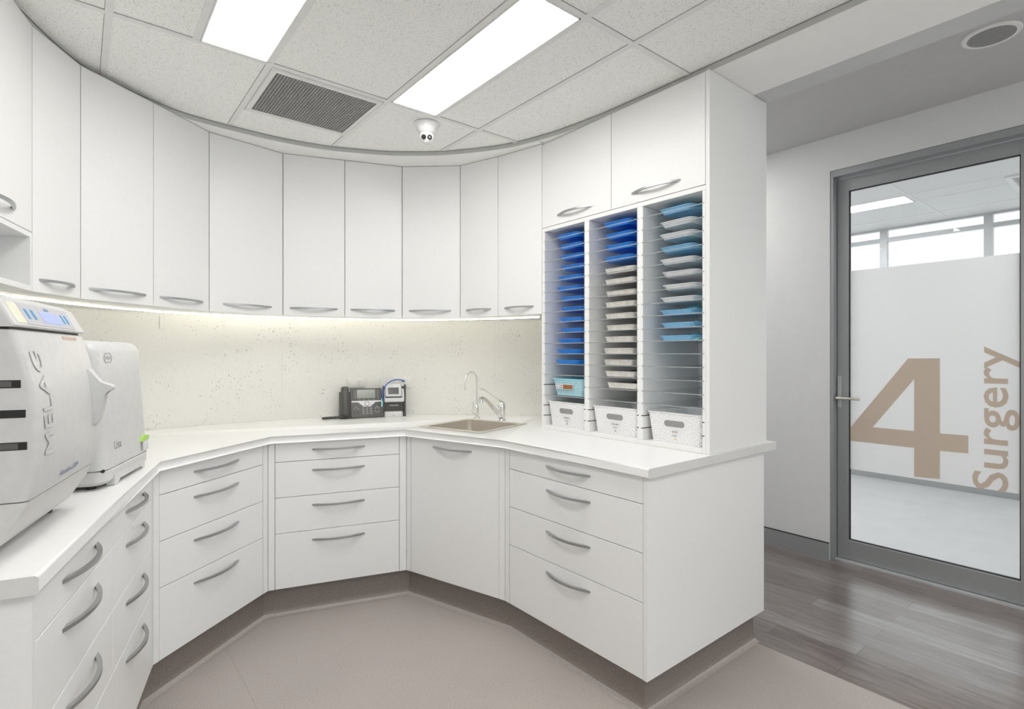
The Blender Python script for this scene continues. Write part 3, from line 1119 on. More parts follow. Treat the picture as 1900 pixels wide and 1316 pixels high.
# ------------------------------------------------------------------ trays
def tray_proto(name, m, h, W=0.178, D=0.275, lip=0.005, r=0.022, taper=0.012):
    mb = MB()
    mb.loft([rr(0, 0, D - 2 * taper, W - 2 * taper, r, 0.0), rr(0, 0, D, W, r + .003, h - 0.001), rr(0, 0, D + 2 * lip, W + 2 * lip, r + .006, h),
             rr(0, 0, D + 2 * lip, W + 2 * lip, r + .006, h + 0.002), rr(0, 0, D - 0.003, W - 0.003, r + .002, h + 0.002), rr(0, 0, D - 2 * taper - 0.003, W - 2 * taper - 0.003, r, 0.002)])
    return mb.build(name, m)


P_blue = tray_proto('instrument_tray', 'blue_tray', 0.021)
P_sky = tray_proto('instrument_tray', 'sky_tray', 0.021, 0.172)
P_white = tray_proto('instrument_tray', 'white_tray', 0.021, 0.172)
P_steel = tray_proto('instrument_tray', 'tray_steel', 0.025, 0.188, 0.27, 0.003, 0.012, 0.006)
used = set()


def place(proto, loc, rz, label, cat, group):
    if proto.name not in used:
        used.add(proto.name)
        o = proto
    else:
        o = proto.copy()
        C.objects.link(o)
    o.location = loc
    o.rotation_euler = (0, 0, rz)
    return tag(o, label, cat, group)


ORD = ['topmost', 'second from the top', 'third from the top', 'fourth from the top', 'fifth from the top', 'sixth from the top', 'seventh from the top', 'eighth from the top', 'ninth from the top', 'tenth from the top', 'eleventh from the top', 'twelfth from the top', 'lowest', 'fourteenth from the top', 'lowest']
rnd = random.Random(3)
TX = 2.205
for k in range(13):
    dy = {4: 0.012, 5: 0.026, 2: 0.0, 0: 0.02}.get(k, rnd.uniform(-0.006, 0.010))
    if k >= 10:
        dy += 0.016
    place(P_blue, (TX + rnd.uniform(-0.008, 0.01), 2.078 + dy, ZK[k] + 0.0022), rnd.uniform(-0.04, 0.04), 'cobalt blue instrument tray, %s in the left column' % ORD[k], 'tray', 'trays in the left column')
for k in range(4):
    place(P_blue, (TX - 0.004 + rnd.uniform(-0.004, 0.006), 1.742 + rnd.uniform(-0.004, 0.008), ZK[k] + 0.0022), rnd.uniform(-0.03, 0.03), 'cobalt blue instrument tray, %s in the middle column' % ORD[k], 'tray', 'trays in the middle column')
for j, k in enumerate(range(4, 15)):
    nm_ = ORD[j] if j < 10 else 'lowest'
    dy = {4: 0.012, 11: 0.018, 12: 0.014, 13: 0.004, 14: -0.008}.get(k, rnd.uniform(-0.008, 0.004))
    place(P_steel, (TX + 0.006 + rnd.uniform(-0.006, 0.01), 1.742 + dy, ZK[k] + 0.0022), rnd.uniform(-0.05, 0.02), 'stainless steel instrument tray, %s of the steel ones in the middle column' % nm_, 'tray', 'trays in the middle column')
kinds = 'SWWSWWWWSSS'
seen_ = {'S': 0, 'W': 0}
for k, c in enumerate(kinds):
    p = P_sky if c == 'S' else P_white
    nm_ = ORD[seen_[c]]
    last = seen_[c] == (4 if c == 'S' else 5)
    seen_[c] += 1
    if last:
        nm_ = 'lowest'
    dy = {8: 0.010, 9: 0.004, 10: 0.012, 5: -0.004, 6: -0.006}.get(k, 0.004)
    place(p, (TX + rnd.uniform(-0.006, 0.008), 1.410 + dy, ZK[k] + 0.0022), rnd.uniform(-0.03, 0.05), '%s instrument tray, %s of its colour in the right column' % ('light blue' if c == 'S' else 'white', nm_), 'tray', 'trays in the right column')


def cloth(name, m, loc, w, d, hmax, seed, label, cat, group, rz=0.0):
    r_ = random.Random(seed)
    mb = MB()
    n = 12
    ph = [r_.uniform(0, 6.28) for _ in range(6)]
    g = []
    for i in range(n + 1):
        row = []
        for j in range(n + 1):
            x, y = i / n * 2 - 1, j / n * 2 - 1
            e = max(0, 1 - abs(x) ** 4) * max(0, 1 - abs(y) ** 4)
            z = hmax * e * (0.55 + 0.25 * math.sin(3.1 * x + ph[0]) * math.cos(4 * y + ph[1]) + 0.2 * math.sin(7 * y + ph[2] + 3 * x))
            row.append(mb.v((x * d / 2 * (1 + 0.06 * math.sin(5 * y + ph[3])), y * w / 2 * (1 + 0.08 * math.sin(4 * x + ph[4])), 0.001 + max(0, z))))
        g.append(row)
    for i in range(n):
        for j in range(n):
            mb.f([g[i][j], g[i + 1][j], g[i + 1][j + 1], g[i][j + 1]])
    o = mb.build(name, m, recalc=False)
    md = o.modifiers.new('thickness', 'SOLIDIFY')
    md.thickness = 0.001
    o.location = loc
    o.rotation_euler = (0, 0, rz)
    return tag(o, label, cat, group)


for k, hm in ((0, 0.042), (2, 0.038), (3, 0.050), (4, 0.036), (5, 0.034), (7, 0.036), (8, 0.048), (9, 0.036), (10, 0.046)):
    cname = 'light blue' if kinds[k] == 'S' else 'white'
    cloth('sterile_wrap', 'aqua', (TX - 0.02, 1.382, ZK[k] + 0.0045), 0.11, 0.19, hm, k,
          'crumpled aqua wrap in the %s tray, %s in the right column' % (cname, ORD[k]), 'wrap', 'sterile wraps in the trays')
cloth('paper_pouch', 'paper', (TX - 0.02, 2.06, ZK[4] + 0.0050), 0.12, 0.2, 0.032, 40, 'white paper pouch poking out of a blue tray in the left column', 'pouch', None)
for j, k in enumerate((5, 6, 7, 13, 14)):
    cloth('instrument_pouch', 'pouch', (TX + 0.03, 1.725, ZK[k] + 0.0050), 0.12, 0.2, 0.033, 60 + k,
          'dark instrument pouch in the %s steel tray of the middle column' % {5: 'second', 6: 'third', 7: 'fourth', 13: 'tenth', 14: 'lowest'}[k], 'pouch', 'dark pouches in the steel trays')


# ------------------------------------------------------------------ baskets
def basket(label, yc, w, z, hgt, m, lines, dot, wt, slot=True, xf=2.045, D=0.33):
    """front faces -X; local y spans the width"""
    t = thing('storage_basket', label, 'basket', (xf + D / 2, yc, z), 0, 'baskets in the tray tower')
    mb = MB()
    tp = 0.014
    mb.mi = 0
    th = 0.003

    def loop(off, zz, s):
        k_ = tp * (1 - zz / hgt)
        return rr(0, 0, D - 2 * k_ - 2 * off, w - 2 * k_ - 2 * off, 0.02, zz)
    mb.loft([loop(0, 0, 0), loop(0, hgt - .008, 0), ], True, False)
    mb.loft([loop(th, 0.003, 0), loop(th, hgt - .008, 0)], True, False)
    body = mb.build('basket_wall', m, t)
    mb = MB()
    mb.loft([loop(0.0, hgt - .0085, 0), loop(-0.003, hgt - .006, 0), loop(-0.004, hgt, 0), loop(th + .001, hgt, 0), loop(th, hgt - .0085, 0)], False, False)
    mb.build('rim', wt, t)
    xfr = lambda zz: -D / 2 + tp * (1 - zz / hgt) - 0.0012
    if slot:
        zc = hgt * 0.64
        mb = MB()
        hw, hh = 0.052, 0.0145
        # raised oval collar
        n = 28
        outer, inner_ = [], []
        for q in range(n):
            a_ = 2 * PI * q / n
            cx = (hw - hh) * (1 if math.cos(a_) > 0 else -1)
            for lst, e in ((outer, 0.006), (inner_, 0.0)):
                yy = cx + (hh + e) * math.cos(a_)
                zz = zc + (hh + e) * math.sin(a_)
                lst.append((xfr(zz) - 0.001, yy, zz))
        A = [mb.v(p) for p in outer]
        B = [mb.v(p) for p in inner_]
        for q in range(n):
            mb.f([A[q], A[(q + 1) % n], B[(q + 1) % n], B[q]])
        mb.build('handle_collar', wt, t)
        mb = MB()
        mb.f([mb.v((p[0] + 0.0006, p[1], p[2])) for p in inner_])
        mb.build('handle_recess', 'key_grey', t)
    # plain printed label strip
    if lines:
        mb = MB()
        for s_, zf, sz in lines:
            text_bm(mb, s_, sz, lambda x, y, zf=zf: (xfr(hgt * zf + y) - 0.0016, -x, hgt * zf + y), bold=0.0001)
        mb.build('lettering', 'text_dark', t, recalc=False)
    if dot:
        MB().disc((xfr(hgt * .13) - 0.0014, 0.0, hgt * .14), (-1, 0, 0), 0.0035, 0.0006, 14).build('sticker_dot', dot, t)
    return t


zb = ZT + 0.0208
basket('white perforated basket lettered KATE at the foot of the right column', 1.408, 0.286, zb, 0.137, 'basket', [('KATE', 0.35, 0.0115), ('Surgery 4', 0.24, 0.008)], 'yellow', 'white_plastic')
basket('white perforated basket with a violet dot at the foot of the middle column', 1.748, 0.290, zb, 0.137, 'basket', [('CHEL MAY', 0.35, 0.0105), ('Surgery 2', 0.24, 0.008)], 'pouch', 'white_plastic')
basket('white perforated basket with a black dot at the foot of the left column', 2.085, 0.290, zb, 0.137, 'basket', [('The MAIN', 0.35, 0.0105), ('Surgery 1', 0.24, 0.008)], 'black', 'white_plastic')
bt = basket('small aqua perforated basket with a brown label in the left column', 2.08, 0.232, ZK[15] + 0.0025, 0.092, 'aqua_basket', [], None, 'aqua', False, 2.05, 0.28)
mb = MB()
mb.box(-0.1415, -0.045, 0.035, -0.1385, 0.085, 0.062)
mb.build('paper_label', 'paper', bt)
mb = MB()
mb.box(-0.1425, -0.043, 0.037, -0.1410, 0.030, 0.060)
mb.build('brown_patch', 'brown_label', bt)
mb = MB()
for q in ((0.055, 0.039, 0.078, 0.0415), (0.055, 0.0565, 0.078, 0.059), (0.055, 0.039, 0.058, 0.059), (0.075, 0.039, 0.078, 0.059), (0.036, 0.039, 0.050, 0.046), (0.036, 0.05, 0.050, 0.058)):
    mb.box(-0.1425, q[0], q[1], -0.1410, q[2], q[3])
mb.build('label_print', 'text_grey', bt)
cloth('sterile_wrap', 'aqua', (2.17, 2.04, ZK[15] + 0.012), 0.19, 0.2, 0.07, 91, 'aqua wrap filling the small aqua basket in the left column', 'wrap', 'sterile wraps in the trays')


# ------------------------------------------------------------------ autoclave (left)
aF, _, angF = frame(F[0], F[1])
ZL = 0.9325
t = ac = thing('autoclave', 'large white bulging front-loading steriliser at the left edge, nearest the viewer', 'steriliser', (aF.x, aF.y, ZL), angF)
fz = [(0.028, .082), (0.05, .068), (0.096, .039), (0.15, .023), (0.204, .016), (0.26, .0155), (0.31, .019), (0.354, .025), (0.41, .039), (0.468, .056), (0.53, 0.06)]


def yf(z):
    for (a, b), (c, d_) in zip(fz, fz[1:]):
        if z <= c:
            s = (z - a) / (c - a)
            s = max(0, s)
            return b + (d_ - b) * s
    return fz[-1][1]


UA, UB = 0.085, 0.523


def shell(name, zs, ya, m, inset=0.0, rad=0.013, cap=0.0):
    mb = MB()
    loops = []
    for i, z in enumerate(zs):
        ins = inset + (cap if i in (0, len(zs) - 1) else 0)
        loops.append(rect2(UA + ins, yf(z) + ins, UB - ins, ya - ins, rad, z, 6))
    mb.loft(loops)
    return mb.build(name, m, ac)


zd = [0.1185, 0.120, 0.15, 0.204, 0.26, 0.31, 0.354, 0.41, 0.4655, 0.467]
shell('door', zd, 0.20, 'shell', 0, cap=0.002)
shell('lower_housing', [0.028, 0.03, 0.05, 0.07, 0.09, 0.110, 0.1165], 0.60, 'shell_low', 0.001, cap=0.002)
shell('body', [0.117, 0.3, 0.468], 0.60, 'shell_side', 0.03)
# panel housing: slants back
mb = MB()
z0_, z1_ = 0.4725, 0.530
mb.loft([rect2(UA - .002, 0.052, UB + .002, 0.60, .012, z0_, 4), rect2(UA - .002, 0.05, UB + .002, 0.60, .012, z0_ + .004, 4), rect2(UA, 0.078, UB, 0.60, .012, z1_, 4), rect2(UA + .01, 0.10, UB - .01, 0.59, .012, z1_ + .012, 4)])
mb.build('control_housing', 'shell', ac)
MB().box(UA + .006, 0.064, 0.466, UB - .006, 0.59, 0.474).build('seam_gap', 'black', ac)
# slanted control face frame: x along u, y up the slope
p0 = Vector((0, 0.0503, z0_ + .004))
sl = Vector((0, 0.028, 0.0535))
ey = sl.normalized()
ez = Vector((1, 0, 0)).cross(ey)
CX = Matrix(((1, ey.x, ez.x, p0.x), (0, ey.y, ez.y, p0.y), (0, ey.z, ez.z, p0.z), (0, 0, 0, 1)))
Ls = sl.length
MB(CX).box(0.150, 0.004, 0, 0.452, Ls - .004, 0.0012).build('control_panel', 'panel_grey', ac)
MB(CX).box(0.252, 0.013, 0.001, 0.368, 0.041, 0.0022).build('display', 'screen_blue', ac)
for bx in (0.176, 0.210, 0.392, 0.420):
    MB(CX).box(bx - .006, 0.018, 0.001, bx + .006, 0.042, 0.0022, 0.0006, 1).build('button', 'button_blue', ac)
mb = MB(CX)
text_bm(mb, 'MELAG', 0.009, lambda x, y: (0.31 + x, 0.046 + y, 0.0016), bold=0.0003)
mb.build('panel_lettering', 'button_blue', ac, recalc=False)
MB(CX).box(0.098, 0.006, 0, 0.148, Ls - .006, 0.001).build('paper_note', 'note', ac)
# vents on near flank of door
for zz, l_ in ((0.357, 0.10), (0.297, 0.06), (0.232, 0.12)):
    ys = yf(zz) + 0.018
    MB().box(UA - 0.0012, ys, zz - .008, UA + .004, ys + l_, zz + .008, 0.0006, 1).build('flank_slot', 'black', ac)
    if zz != 0.297:
        MB().box(UA - 0.0018, ys + .014, zz - .006, UA + .002, ys + l_, zz + .006, 0.0004, 1).build('flank_latch', 'phone_grey', ac)
# door grip
gp = [(.024, .378), (.012, .353), (.002, .340), (-.022, .335), (-.027, .327), (-.022, .318), (-.006, .311), (-.003, .27), (.005, .236), (.02, .224), (.04, .224), (.05, .378)]
o = MB().prism(gp, 0.455, 0.49, 'x')
bmesh.ops.bevel(o.bm, geom=o.bm.edges[:], offset=0.003, segments=2, profile=0.5, affect='EDGES')
o.build('door_grip', 'shell_cool', ac)
# maker's name reading upward: flat letters, darker tone standing in for embossing shade
mb = MB()
text_bm(mb, 'MELAG', 0.075, lambda x, y: (0.167 - y, yf(0.315 + x) - 0.0012, 0.315 + x), xscale=0.96)
bmesh.ops.triangulate(mb.bm, faces=mb.bm.faces[:])
for it in range(3):
    bmesh.ops.subdivide_edges(mb.bm, edges=[e for e in mb.bm.edges if e.calc_length() > 0.008], cuts=1)
    bmesh.ops.triangulate(mb.bm, faces=mb.bm.faces[:])
for v_ in mb.bm.verts:
    v_.co.y = yf(v_.co.z) - 0.0022
mb.build('emboss_shade_lettering', 'emboss_shade', ac, recalc=False, smooth=False)
mb = MB()
text_bm(mb, 'Vacuklav 23 B+', 0.020, lambda x, y: (0.30 + x + 0.2 * y, yf(0.138 + y) - 0.0009, 0.138 + y), xscale=1.05)
mb.build('model_lettering', 'text_blue', ac, recalc=False)
MB().box(0.352, yf(0.455) - 0.0012, 0.452, 0.452, yf(0.455) + 0.003, 0.460).build('warning_label', 'orange_label', ac)
for fx, fy in ((.12, .13), (.49, .13), (.12, .56), (.49, .56)):
    MB().lathe([(0, 0), (0.018, 0), (0.02, 0.029), (0, 0.029)], (fx, fy, 0), 16).build('foot', 'black', ac)

# ------------------------------------------------------------------ second steriliser
A_, B_ = Vector((0.060, 2.062)), Vector((0.194, 2.409))
d_ = (B_ - A_).normalized()
t = s2 = thing('steriliser', 'boxy white steriliser with a lime green latch, right of the bulging autoclave', 'steriliser', (A_.x, A_.y, ZL), math.atan2(d_.y, d_.x))
W2 = 0.40
mb = MB()
mb.loft([rect2(0.002, 0.002, W2 - .002, .48, .034, 0.058, 7), rect2(0, 0.0, W2, .48, .034, 0.060, 7), rect2(0.0, 0.018, W2, .48, .034, 0.30, 7), rect2(0.0, 0.024, W2 - .002, .48, .034, 0.425, 7),
         rect2(0.004, 0.030, W2 - .006, .476, .034, 0.443, 7), rect2(0.014, 0.042, W2 - .016, .466, .034, 0.455, 7), rect2(0.03, 0.06, W2 - .03, .45, .034, 0.459, 7)])
mb.build('body', 'shell_cool', s2)
mb = MB()
mb.loft([rect2(0.012, 0.014, W2 - .012, .47, .034, 0.012, 7), rect2(0.0, 0.0, W2, .48, .034, 0.024, 7), rect2(0.0, 0.0, W2, .48, .034, 0.052, 7), rect2(0.003, 0.003, W2 - .003, .477, .034, 0.056, 7)])
mb.build('base', 'shell', s2)
MB().box(0.01, 0.006, 0.052, W2 - .01, .47, 0.062).build('seam_gap', 'black', s2)
gp = [(0.085, 0.0), (0.335, 0.0), (0.335, 0.038), (0.085, 0.038)]
o = MB()
o.prism([(0.07, 0.001), (0.10, 0.001), (0.118, 0.014), (0.315, 0.014), (0.325, 0.004), (0.345, 0.004), (0.345, 0.034), (0.07, 0.034)], -0.0022, 0.02, 'y')
o.build('grab_handle', 'shell_cool', s2)
for fx, fy in ((.04, .05), (.36, .05), (.04, .43), (.36, .43)):
    MB().lathe([(0, 0), (0.014, 0), (0.014, 0.013), (0, 0.013)], (fx, fy, 0), 14).build('foot', 'black', s2)
MB().prism([(0.318, 0.066), (0.335, 0.066), (0.335, 0.118), (0.328, 0.118), (0.322, 0.108)], 0.0005, 0.01, 'y').build('latch_recess', 'key_grey', s2)
MB().box(0.335, -0.003, 0.064, 0.385, 0.012, 0.100, 0.002, 2).build('latch', 'silver', s2)
MB().prism([(0.316, 0.100), (0.330, 0.100), (0.388, 0.103), (0.389, 0.116), (0.336, 0.120), (0.325, 0.116)], -0.0035, 0.012, 'y').build('latch_tab', 'green', s2)
yb2 = lambda z: 0.0 + 0.018 * (z - .06) / .24 if z < .3 else 0.018 + 0.006 * (z - .3) / .125
mb = MB()
text_bm(mb, 'Lisa', 0.040, lambda x, y: (0.115 + x, yb2(0.115) - 0.0008 + y * .07, 0.112 + y))
mb.build('model_lettering', 'text_grey', s2, recalc=False)
mb = MB()
hx_, hz_ = 0.088, 0.405
hexo = [(0.034, 0), (0.021, 0.0155), (-0.021, 0.0155), (-0.034, 0), (-0.021, -0.0155), (0.021, -0.0155)]
A = [mb.v((hx_ + p[0], yb2(hz_ + p[1]) - 0.0008, hz_ + p[1])) for p in hexo]
B = [mb.v((hx_ + p[0] * .88, yb2(hz_ + p[1]) - 0.0008, hz_ + p[1] * .88)) for p in hexo]
for q in range(6):
    mb.f([A[q], A[(q + 1) % 6], B[(q + 1) % 6], B[q]])
text_bm(mb, 'W&H', 0.017, lambda x, y: (hx_ + x, yb2(hz_) - 0.0008, hz_ - 0.006 + y), xscale=1.15)
mb.build('logo', 'text_grey', s2, recalc=False)

# ------------------------------------------------------------------ outlets
wo = Vector((1.396, 3.520))


def outlet(label, c, w, h, ang, sockets):
    t = thing('power_outlet', label, 'power outlet', (c[0], c[1], c[2]), ang)
    MB().box(-w / 2, -0.008, -h / 2, w / 2, 0.0, h / 2, 0.002, 2).build('plate', 'outlet_white', t)
    if sockets:
        MB().disc((-0.016, -0.008, -0.004), (0, -1, 0), 0.009, 0.005, 16).build('switch', 'white_plastic', t)
        mb = MB()
        mb.box(0.011, -0.0086, 0.004, 0.0128, -0.0075, 0.012)
        mb.box(0.0235, -0.0086, 0.004, 0.0253, -0.0075, 0.012)
        mb.box(0.0172, -0.0086, -0.015, 0.0192, -0.0075, -0.006)
        mb.build('socket_slots', 'black', t)
    return t


def wall_at(x):
    P = offset(WALL, -0.0075)
    for a, b in zip(P, P[1:]):
        if a.x <= x <= b.x:
            s = (x - a.x) / (b.x - a.x)
            return Vector((x, a.y + (b.y - a.y) * s)), math.atan2((b - a).y, (b - a).x)


p, an = wall_at(1.455)
outlet('white power outlet with one switch on the splashback above the phone', (p.x, p.y, 1.156), 0.118, 0.066, an, True)
p2, an2 = wall_at(1.735)
outlet('plain white data outlet plate where the blue cable ends', (p2.x, p2.y, 1.155), 0.118, 0.072, an2, False)
p, an = wall_at(0.36)
t = thing('sensor_plate', 'tiny cream switch plate just under the light strip at left', 'switch', (p.x, p.y, 1.525), an)
MB().box(-0.012, -0.006, -0.035, 0.012, 0, 0.035, 0.001, 1).build('plate', 'splash', t)

# ------------------------------------------------------------------ desk phone
t = ph = thing('desk_phone', 'dark grey desk phone with grey screen and corded handset on the worktop', 'phone', (1.300, 3.375, ZT + 0.0008), math.atan2(3.305 - 3.372, 1.545 - 1.302))
PW = 0.272
prof_ = [(0.0, 0.0), (0.0, 0.012), (0.062, 0.188), (0.078, 0.190), (0.125, 0.012), (0.125, 0.0)]
o = MB().prism(prof_, 0.068, PW, 'x')
bmesh.ops.bevel(o.bm, geom=[e for e in o.bm.edges], offset=0.003, segments=2, profile=0.5, affect='EDGES')
o.build('phone_body', 'phone_grey', ph)
o = MB().prism([(0.004, 0.0), (0.004, 0.014), (0.052, 0.168), (0.085, 0.170), (0.12, 0.0)], 0.0, 0.0675, 'x')
bmesh.ops.bevel(o.bm, geom=[e for e in o.bm.edges], offset=0.004, segments=2, profile=0.5, affect='EDGES')
o.build('cradle', 'dark_grey', ph)
ey = Vector((0, 0.062, 0.176)).normalized()
ez = Vector((1, 0, 0)).cross(ey)
PX = Matrix(((1, ey.x, ez.x, 0), (0, ey.y, ez.y, 0.0), (0, ey.z, ez.z, 0.012), (0, 0, 0, 1)))
MB(PX).box(0.080, 0.106, 0, PW - .004, 0.183, 0.0015, 0.001, 1).build('screen_bezel', 'dark_grey', ph)
MB(PX).box(0.110, 0.120, 0.0012, PW - .045, 0.178, 0.003).build('screen', 'lcd', ph)
mb = MB(PX)
n = 14
top_, bot_ = [], []
for k in range(n + 1):
    s = k / n
    x = 0.074 + (PW - .078) * s
    top_.append((x, 0.104))
    bot_.append((x, 0.094 - 0.032 * max(0, 1 - ((s - .5) / .28) ** 2)))
mb.prism(top_ + bot_[::-1], 0, 0.002)
mb.build('silver_band', 'silver', ph)
MB(PX).tube([(0.171, 0.082, 0.0015), (0.171, 0.082, 0.005)], 0.0165, 24).build('ring', 'key_grey', ph)
MB(PX).tube([(0.171, 0.082, 0.004), (0.171, 0.082, 0.0065)], 0.012, 24).build('navigation_button', 'silver', ph)
for r_ in range(4):
    for c_ in range(3):
        MB(PX).box(0.138 + c_ * .024, 0.014 + r_ * .0145, 0, 0.138 + c_ * .024 + .017, 0.014 + r_ * .0145 + .009, 0.003, 0.001, 1).build('key', 'key_grey', ph)
for (kx, ky) in ((.084, .048), (.106, .048), (.095, .058), (.217, .048), (.239, .048), (.228, .058), (.215, .028), (.241, .028), (.228, .018)):
    MB(PX).box(kx, ky, 0, kx + .014, ky + .007, 0.003, 0.001, 1).build('key', 'key_grey', ph)
MB(PX).box(.082, .025, 0, .122, .033, 0.0025, 0.001, 1).build('key', 'dark_grey', ph)
for k in range(4):
    MB(PX).box(.118 + k * .030, .1085, 0.001, .130 + k * .030, .1125, 0.0025).build('key', 'key_grey', ph)
for k in range(5):
    for kx in (.094, .240):
        MB(PX).box(kx, .122 + k * .011, 0.001, kx + .008, .1265 + k * .011, 0.0025).build('key', 'key_grey', ph)
# handset
HX = PX @ Matrix.Translation((0.033, 0.0, 0.0))
mb = MB(HX)
loops = []
for (yy, w_, zc, h_) in ((0.002, .018, .014, .012), (0.012, .024, .018, .018), (0.04, .026, .022, .018), (0.075, .022, .030, .012), (0.11, .022, .032, .011), (0.145, .025, .028, .014), (0.175, .026, .022, .018), (0.192, .022, .018, .016), (0.197, .014, .016, .01)):
    loops.append([(w_ * math.cos(2 * PI * k / 16), yy, zc + h_ * math.sin(2 * PI * k / 16)) for k in range(16)])
mb.loft(loops)
mb.build('handset', 'dark_grey', ph)
mb = MB()
pts = []
P0, P1, P2, P3 = Vector((0.04, -0.012, 0.012)), Vector((-0.09, -0.035, 0.008)), Vector((-0.20, 0.01, 0.008)), Vector((0.005, 0.045, 0.010))
nn = 600
for k in range(nn + 1):
    s = k / nn
    c = (1 - s) ** 3 * P0 + 3 * (1 - s) ** 2 * s * P1 + 3 * (1 - s) * s * s * P2 + s ** 3 * P3
    a_ = s * 2 * PI * 60
    pts.append(c + Vector((0, math.cos(a_) * .005, .001 + math.sin(a_) * .005)))
mb.tube(pts, 0.0020, 5)
mb.build('coiled_cord', 'dark_grey', ph)

# ------------------------------------------------------------------ label printer
t = lp = thing('label_printer', 'white and dark grey countertop device with small tilted screen beside the phone', 'device', (1.575, 3.322, ZT + 0.0008), math.atan2(-0.40, 1.0))
lp.scale = (1, 0.8, 1)
lp.location = (1.565, 3.315, ZT + 0.0008)
# back shell dark
o = MB().prism([(0.035, 0.0), (0.035, 0.13), (0.02, 0.20), (0.06, 0.205), (0.115, 0.15), (0.12, 0.0)], 0.0, 0.150, 'x')
bmesh.ops.bevel(o.bm, geom=o.bm.edges[:], offset=0.004, segments=2, profile=0.5, affect='EDGES')
o.build('back_shell', 'dark_grey', lp)
for x0_, zt_ in ((0.0, 0.15), (0.141, 0.208)):
    MB().prism([(0.0, 0.0), (0.012, 0.06), (0.012, 0.13), (0.0, zt_), (0.035, zt_ + .006), (0.07, 0.0)], x0_, x0_ + .010, 'x').build('side_cheek', 'dark_grey', lp)
mb = MB()
loops = []
for z, k_ in ((0.0, 1.0), (0.022, 1.0), (0.03, 0.96), (0.034, 0.85)):
    lp_ = []
    for q in range(24):
        a_ = 2 * PI * q / 24
        lp_.append((0.0705 + 0.065 * k_ * math.cos(a_), 0.030 + 0.042 * k_ * math.sin(a_), z))
    loops.append(lp_)
mb.loft(loops)
mb.build('base_dish', 'silver', lp)
MB().box(0.045, 0.030, 0.068, 0.105, 0.036, 0.078, 0.001, 1).build('paper_slot', 'key_grey', lp)
o = MB().prism([(0.0, 0.098), (0.034, 0.094), (0.060, 0.205), (0.035, 0.222), (0.004, 0.125)], 0.011, 0.140, 'x')
bmesh.ops.bevel(o.bm, geom=o.bm.edges[:], offset=0.007, segments=3, profile=0.5, affect='EDGES')
o.build('head', 'silver', lp)
ey = Vector((0, 0.031, 0.097)).normalized()
ez = Vector((1, 0, 0)).cross(ey)
QX = Matrix(((1, ey.x, ez.x, 0), (0, ey.y, ez.y, 0.004), (0, ey.z, ez.z, 0.125), (0, 0, 0, 1)))
MB(QX).box(0.016, 0.000, -0.002, 0.125, 0.096, 0.004, 0.004, 2).build('screen_surround', 'dark_grey', lp)
MB(QX).box(0.018, 0.008, 0.003, 0.122, 0.096, 0.009, 0.005, 2).build('screen_bezel', 'silver', lp)
MB(QX).box(0.034, 0.022, 0.0085, 0.104, 0.068, 0.0095).build('screen', 'dark_screen', lp)
mb = MB()
text_bm(mb, 'SEAL', 0.008, lambda x, y: (0.072 + x, -0.0123, 0.008 + y))
mb.build('lettering', 'text_dark', lp, recalc=False)

# blue cable
mb = MB()
K = [Vector(q) for q in ((1.545, 3.285, 1.035), (1.548, 3.28, 1.075), (1.555, 3.285, 1.115), (1.585, 3.285, 1.155), (1.635, 3.29, 1.176), (1.685, 3.31, 1.176), (p2.x - 0.0, p2.y - 0.028, 1.166))]
mb.tube(smooth_curve([tuple(q) for q in K], 6), 0.0036, 8)
t = thing('network_cable', 'blue network cable arching from the phone to the data outlet', 'cable')
mb.build('cable', 'cable_blue', t)
e_ = K[-1]
MB().tube([e_ - Vector((0.012, 0, -.001)), e_ + Vector((0.006, 0.008, -.001)), (p2.x + 0.004, p2.y - 0.0085, 1.162)], 0.0055, 8).build('plug', 'cable_blue', t)
MB().tube([(1.545, 3.287, 1.005), (1.546, 3.285, 1.062)], 0.0055, 8).build('plug', 'aqua', t)

# ------------------------------------------------------------------ corridor: skirting, door
mb = MB()
mb.box(3.815, 1.452, 0.0006, 3.8295, 3.2, 0.110)
struct(mb.build('baseboard_right', 'aluminium'))
mb = MB()
mb.box(3.8145, 1.452, 0.1105, 3.8295, 3.2, 0.1145)
struct(mb.build('trim_6', 'rubber'))
XD = 3.90
dr = bpy.data.objects.new('door_1', None)
C.objects.link(dr)
dr.location = (XD, 0.94, 0)
struct(dr)


def dbox(name, x0, ya, z0, x1, yb, z1, m='aluminium', bev=0.0, parent=None):
    return MB().box(x0 - XD, ya - 0.94, z0, x1 - XD, yb - 0.94, z1, bev, 1).build(name, m, parent or dr)


dbox('door_frame', 3.835, 1.4315, 0.001, 3.945, 1.448, 2.543)
dbox('door_frame', 3.835, 0.301, 0.001, 3.945, 0.449, 2.543)
dbox('door_frame', 3.835, 0.4494, 2.503, 3.945, 1.431, 2.543)
dbox('threshold', 3.865, 0.4494, 0.0008, 3.945, 1.431, 0.012, 'window_alu')
LY0, LY1, GY0, GY1, LZ0, LZ1, GZ0, GZ1 = 0.452, 1.428, 0.541, 1.362, 0.016, 2.495, 0.142, 2.412
dbox('stile', XD, LY0, LZ0, XD + .04, GY0, LZ1)
dbox('stile', XD, GY1, LZ0, XD + .04, LY1, LZ1)
dbox('rail', XD, GY0 + .0003, LZ0, XD + .04, GY1 - .0003, GZ0)
dbox('rail', XD, GY0 + .0003, GZ1, XD + .04, GY1 - .0003, LZ1)
for q in ((GY0, GZ0, GY0 + .005, GZ1), (GY1 - .005, GZ0, GY1, GZ1), (GY0, GZ0, GY1, GZ0 + .005), (GY0, GZ1 - .005, GY1, GZ1)):
    dbox('gasket', XD + .006, q[0], q[1], XD + .022, q[2], q[3], 'rubber')
dbox('glazing_bead', XD - 0.001, GY0, GZ0 - 0.006, XD + 0.004, GY1, GZ0 - 0.002, 'window_alu')
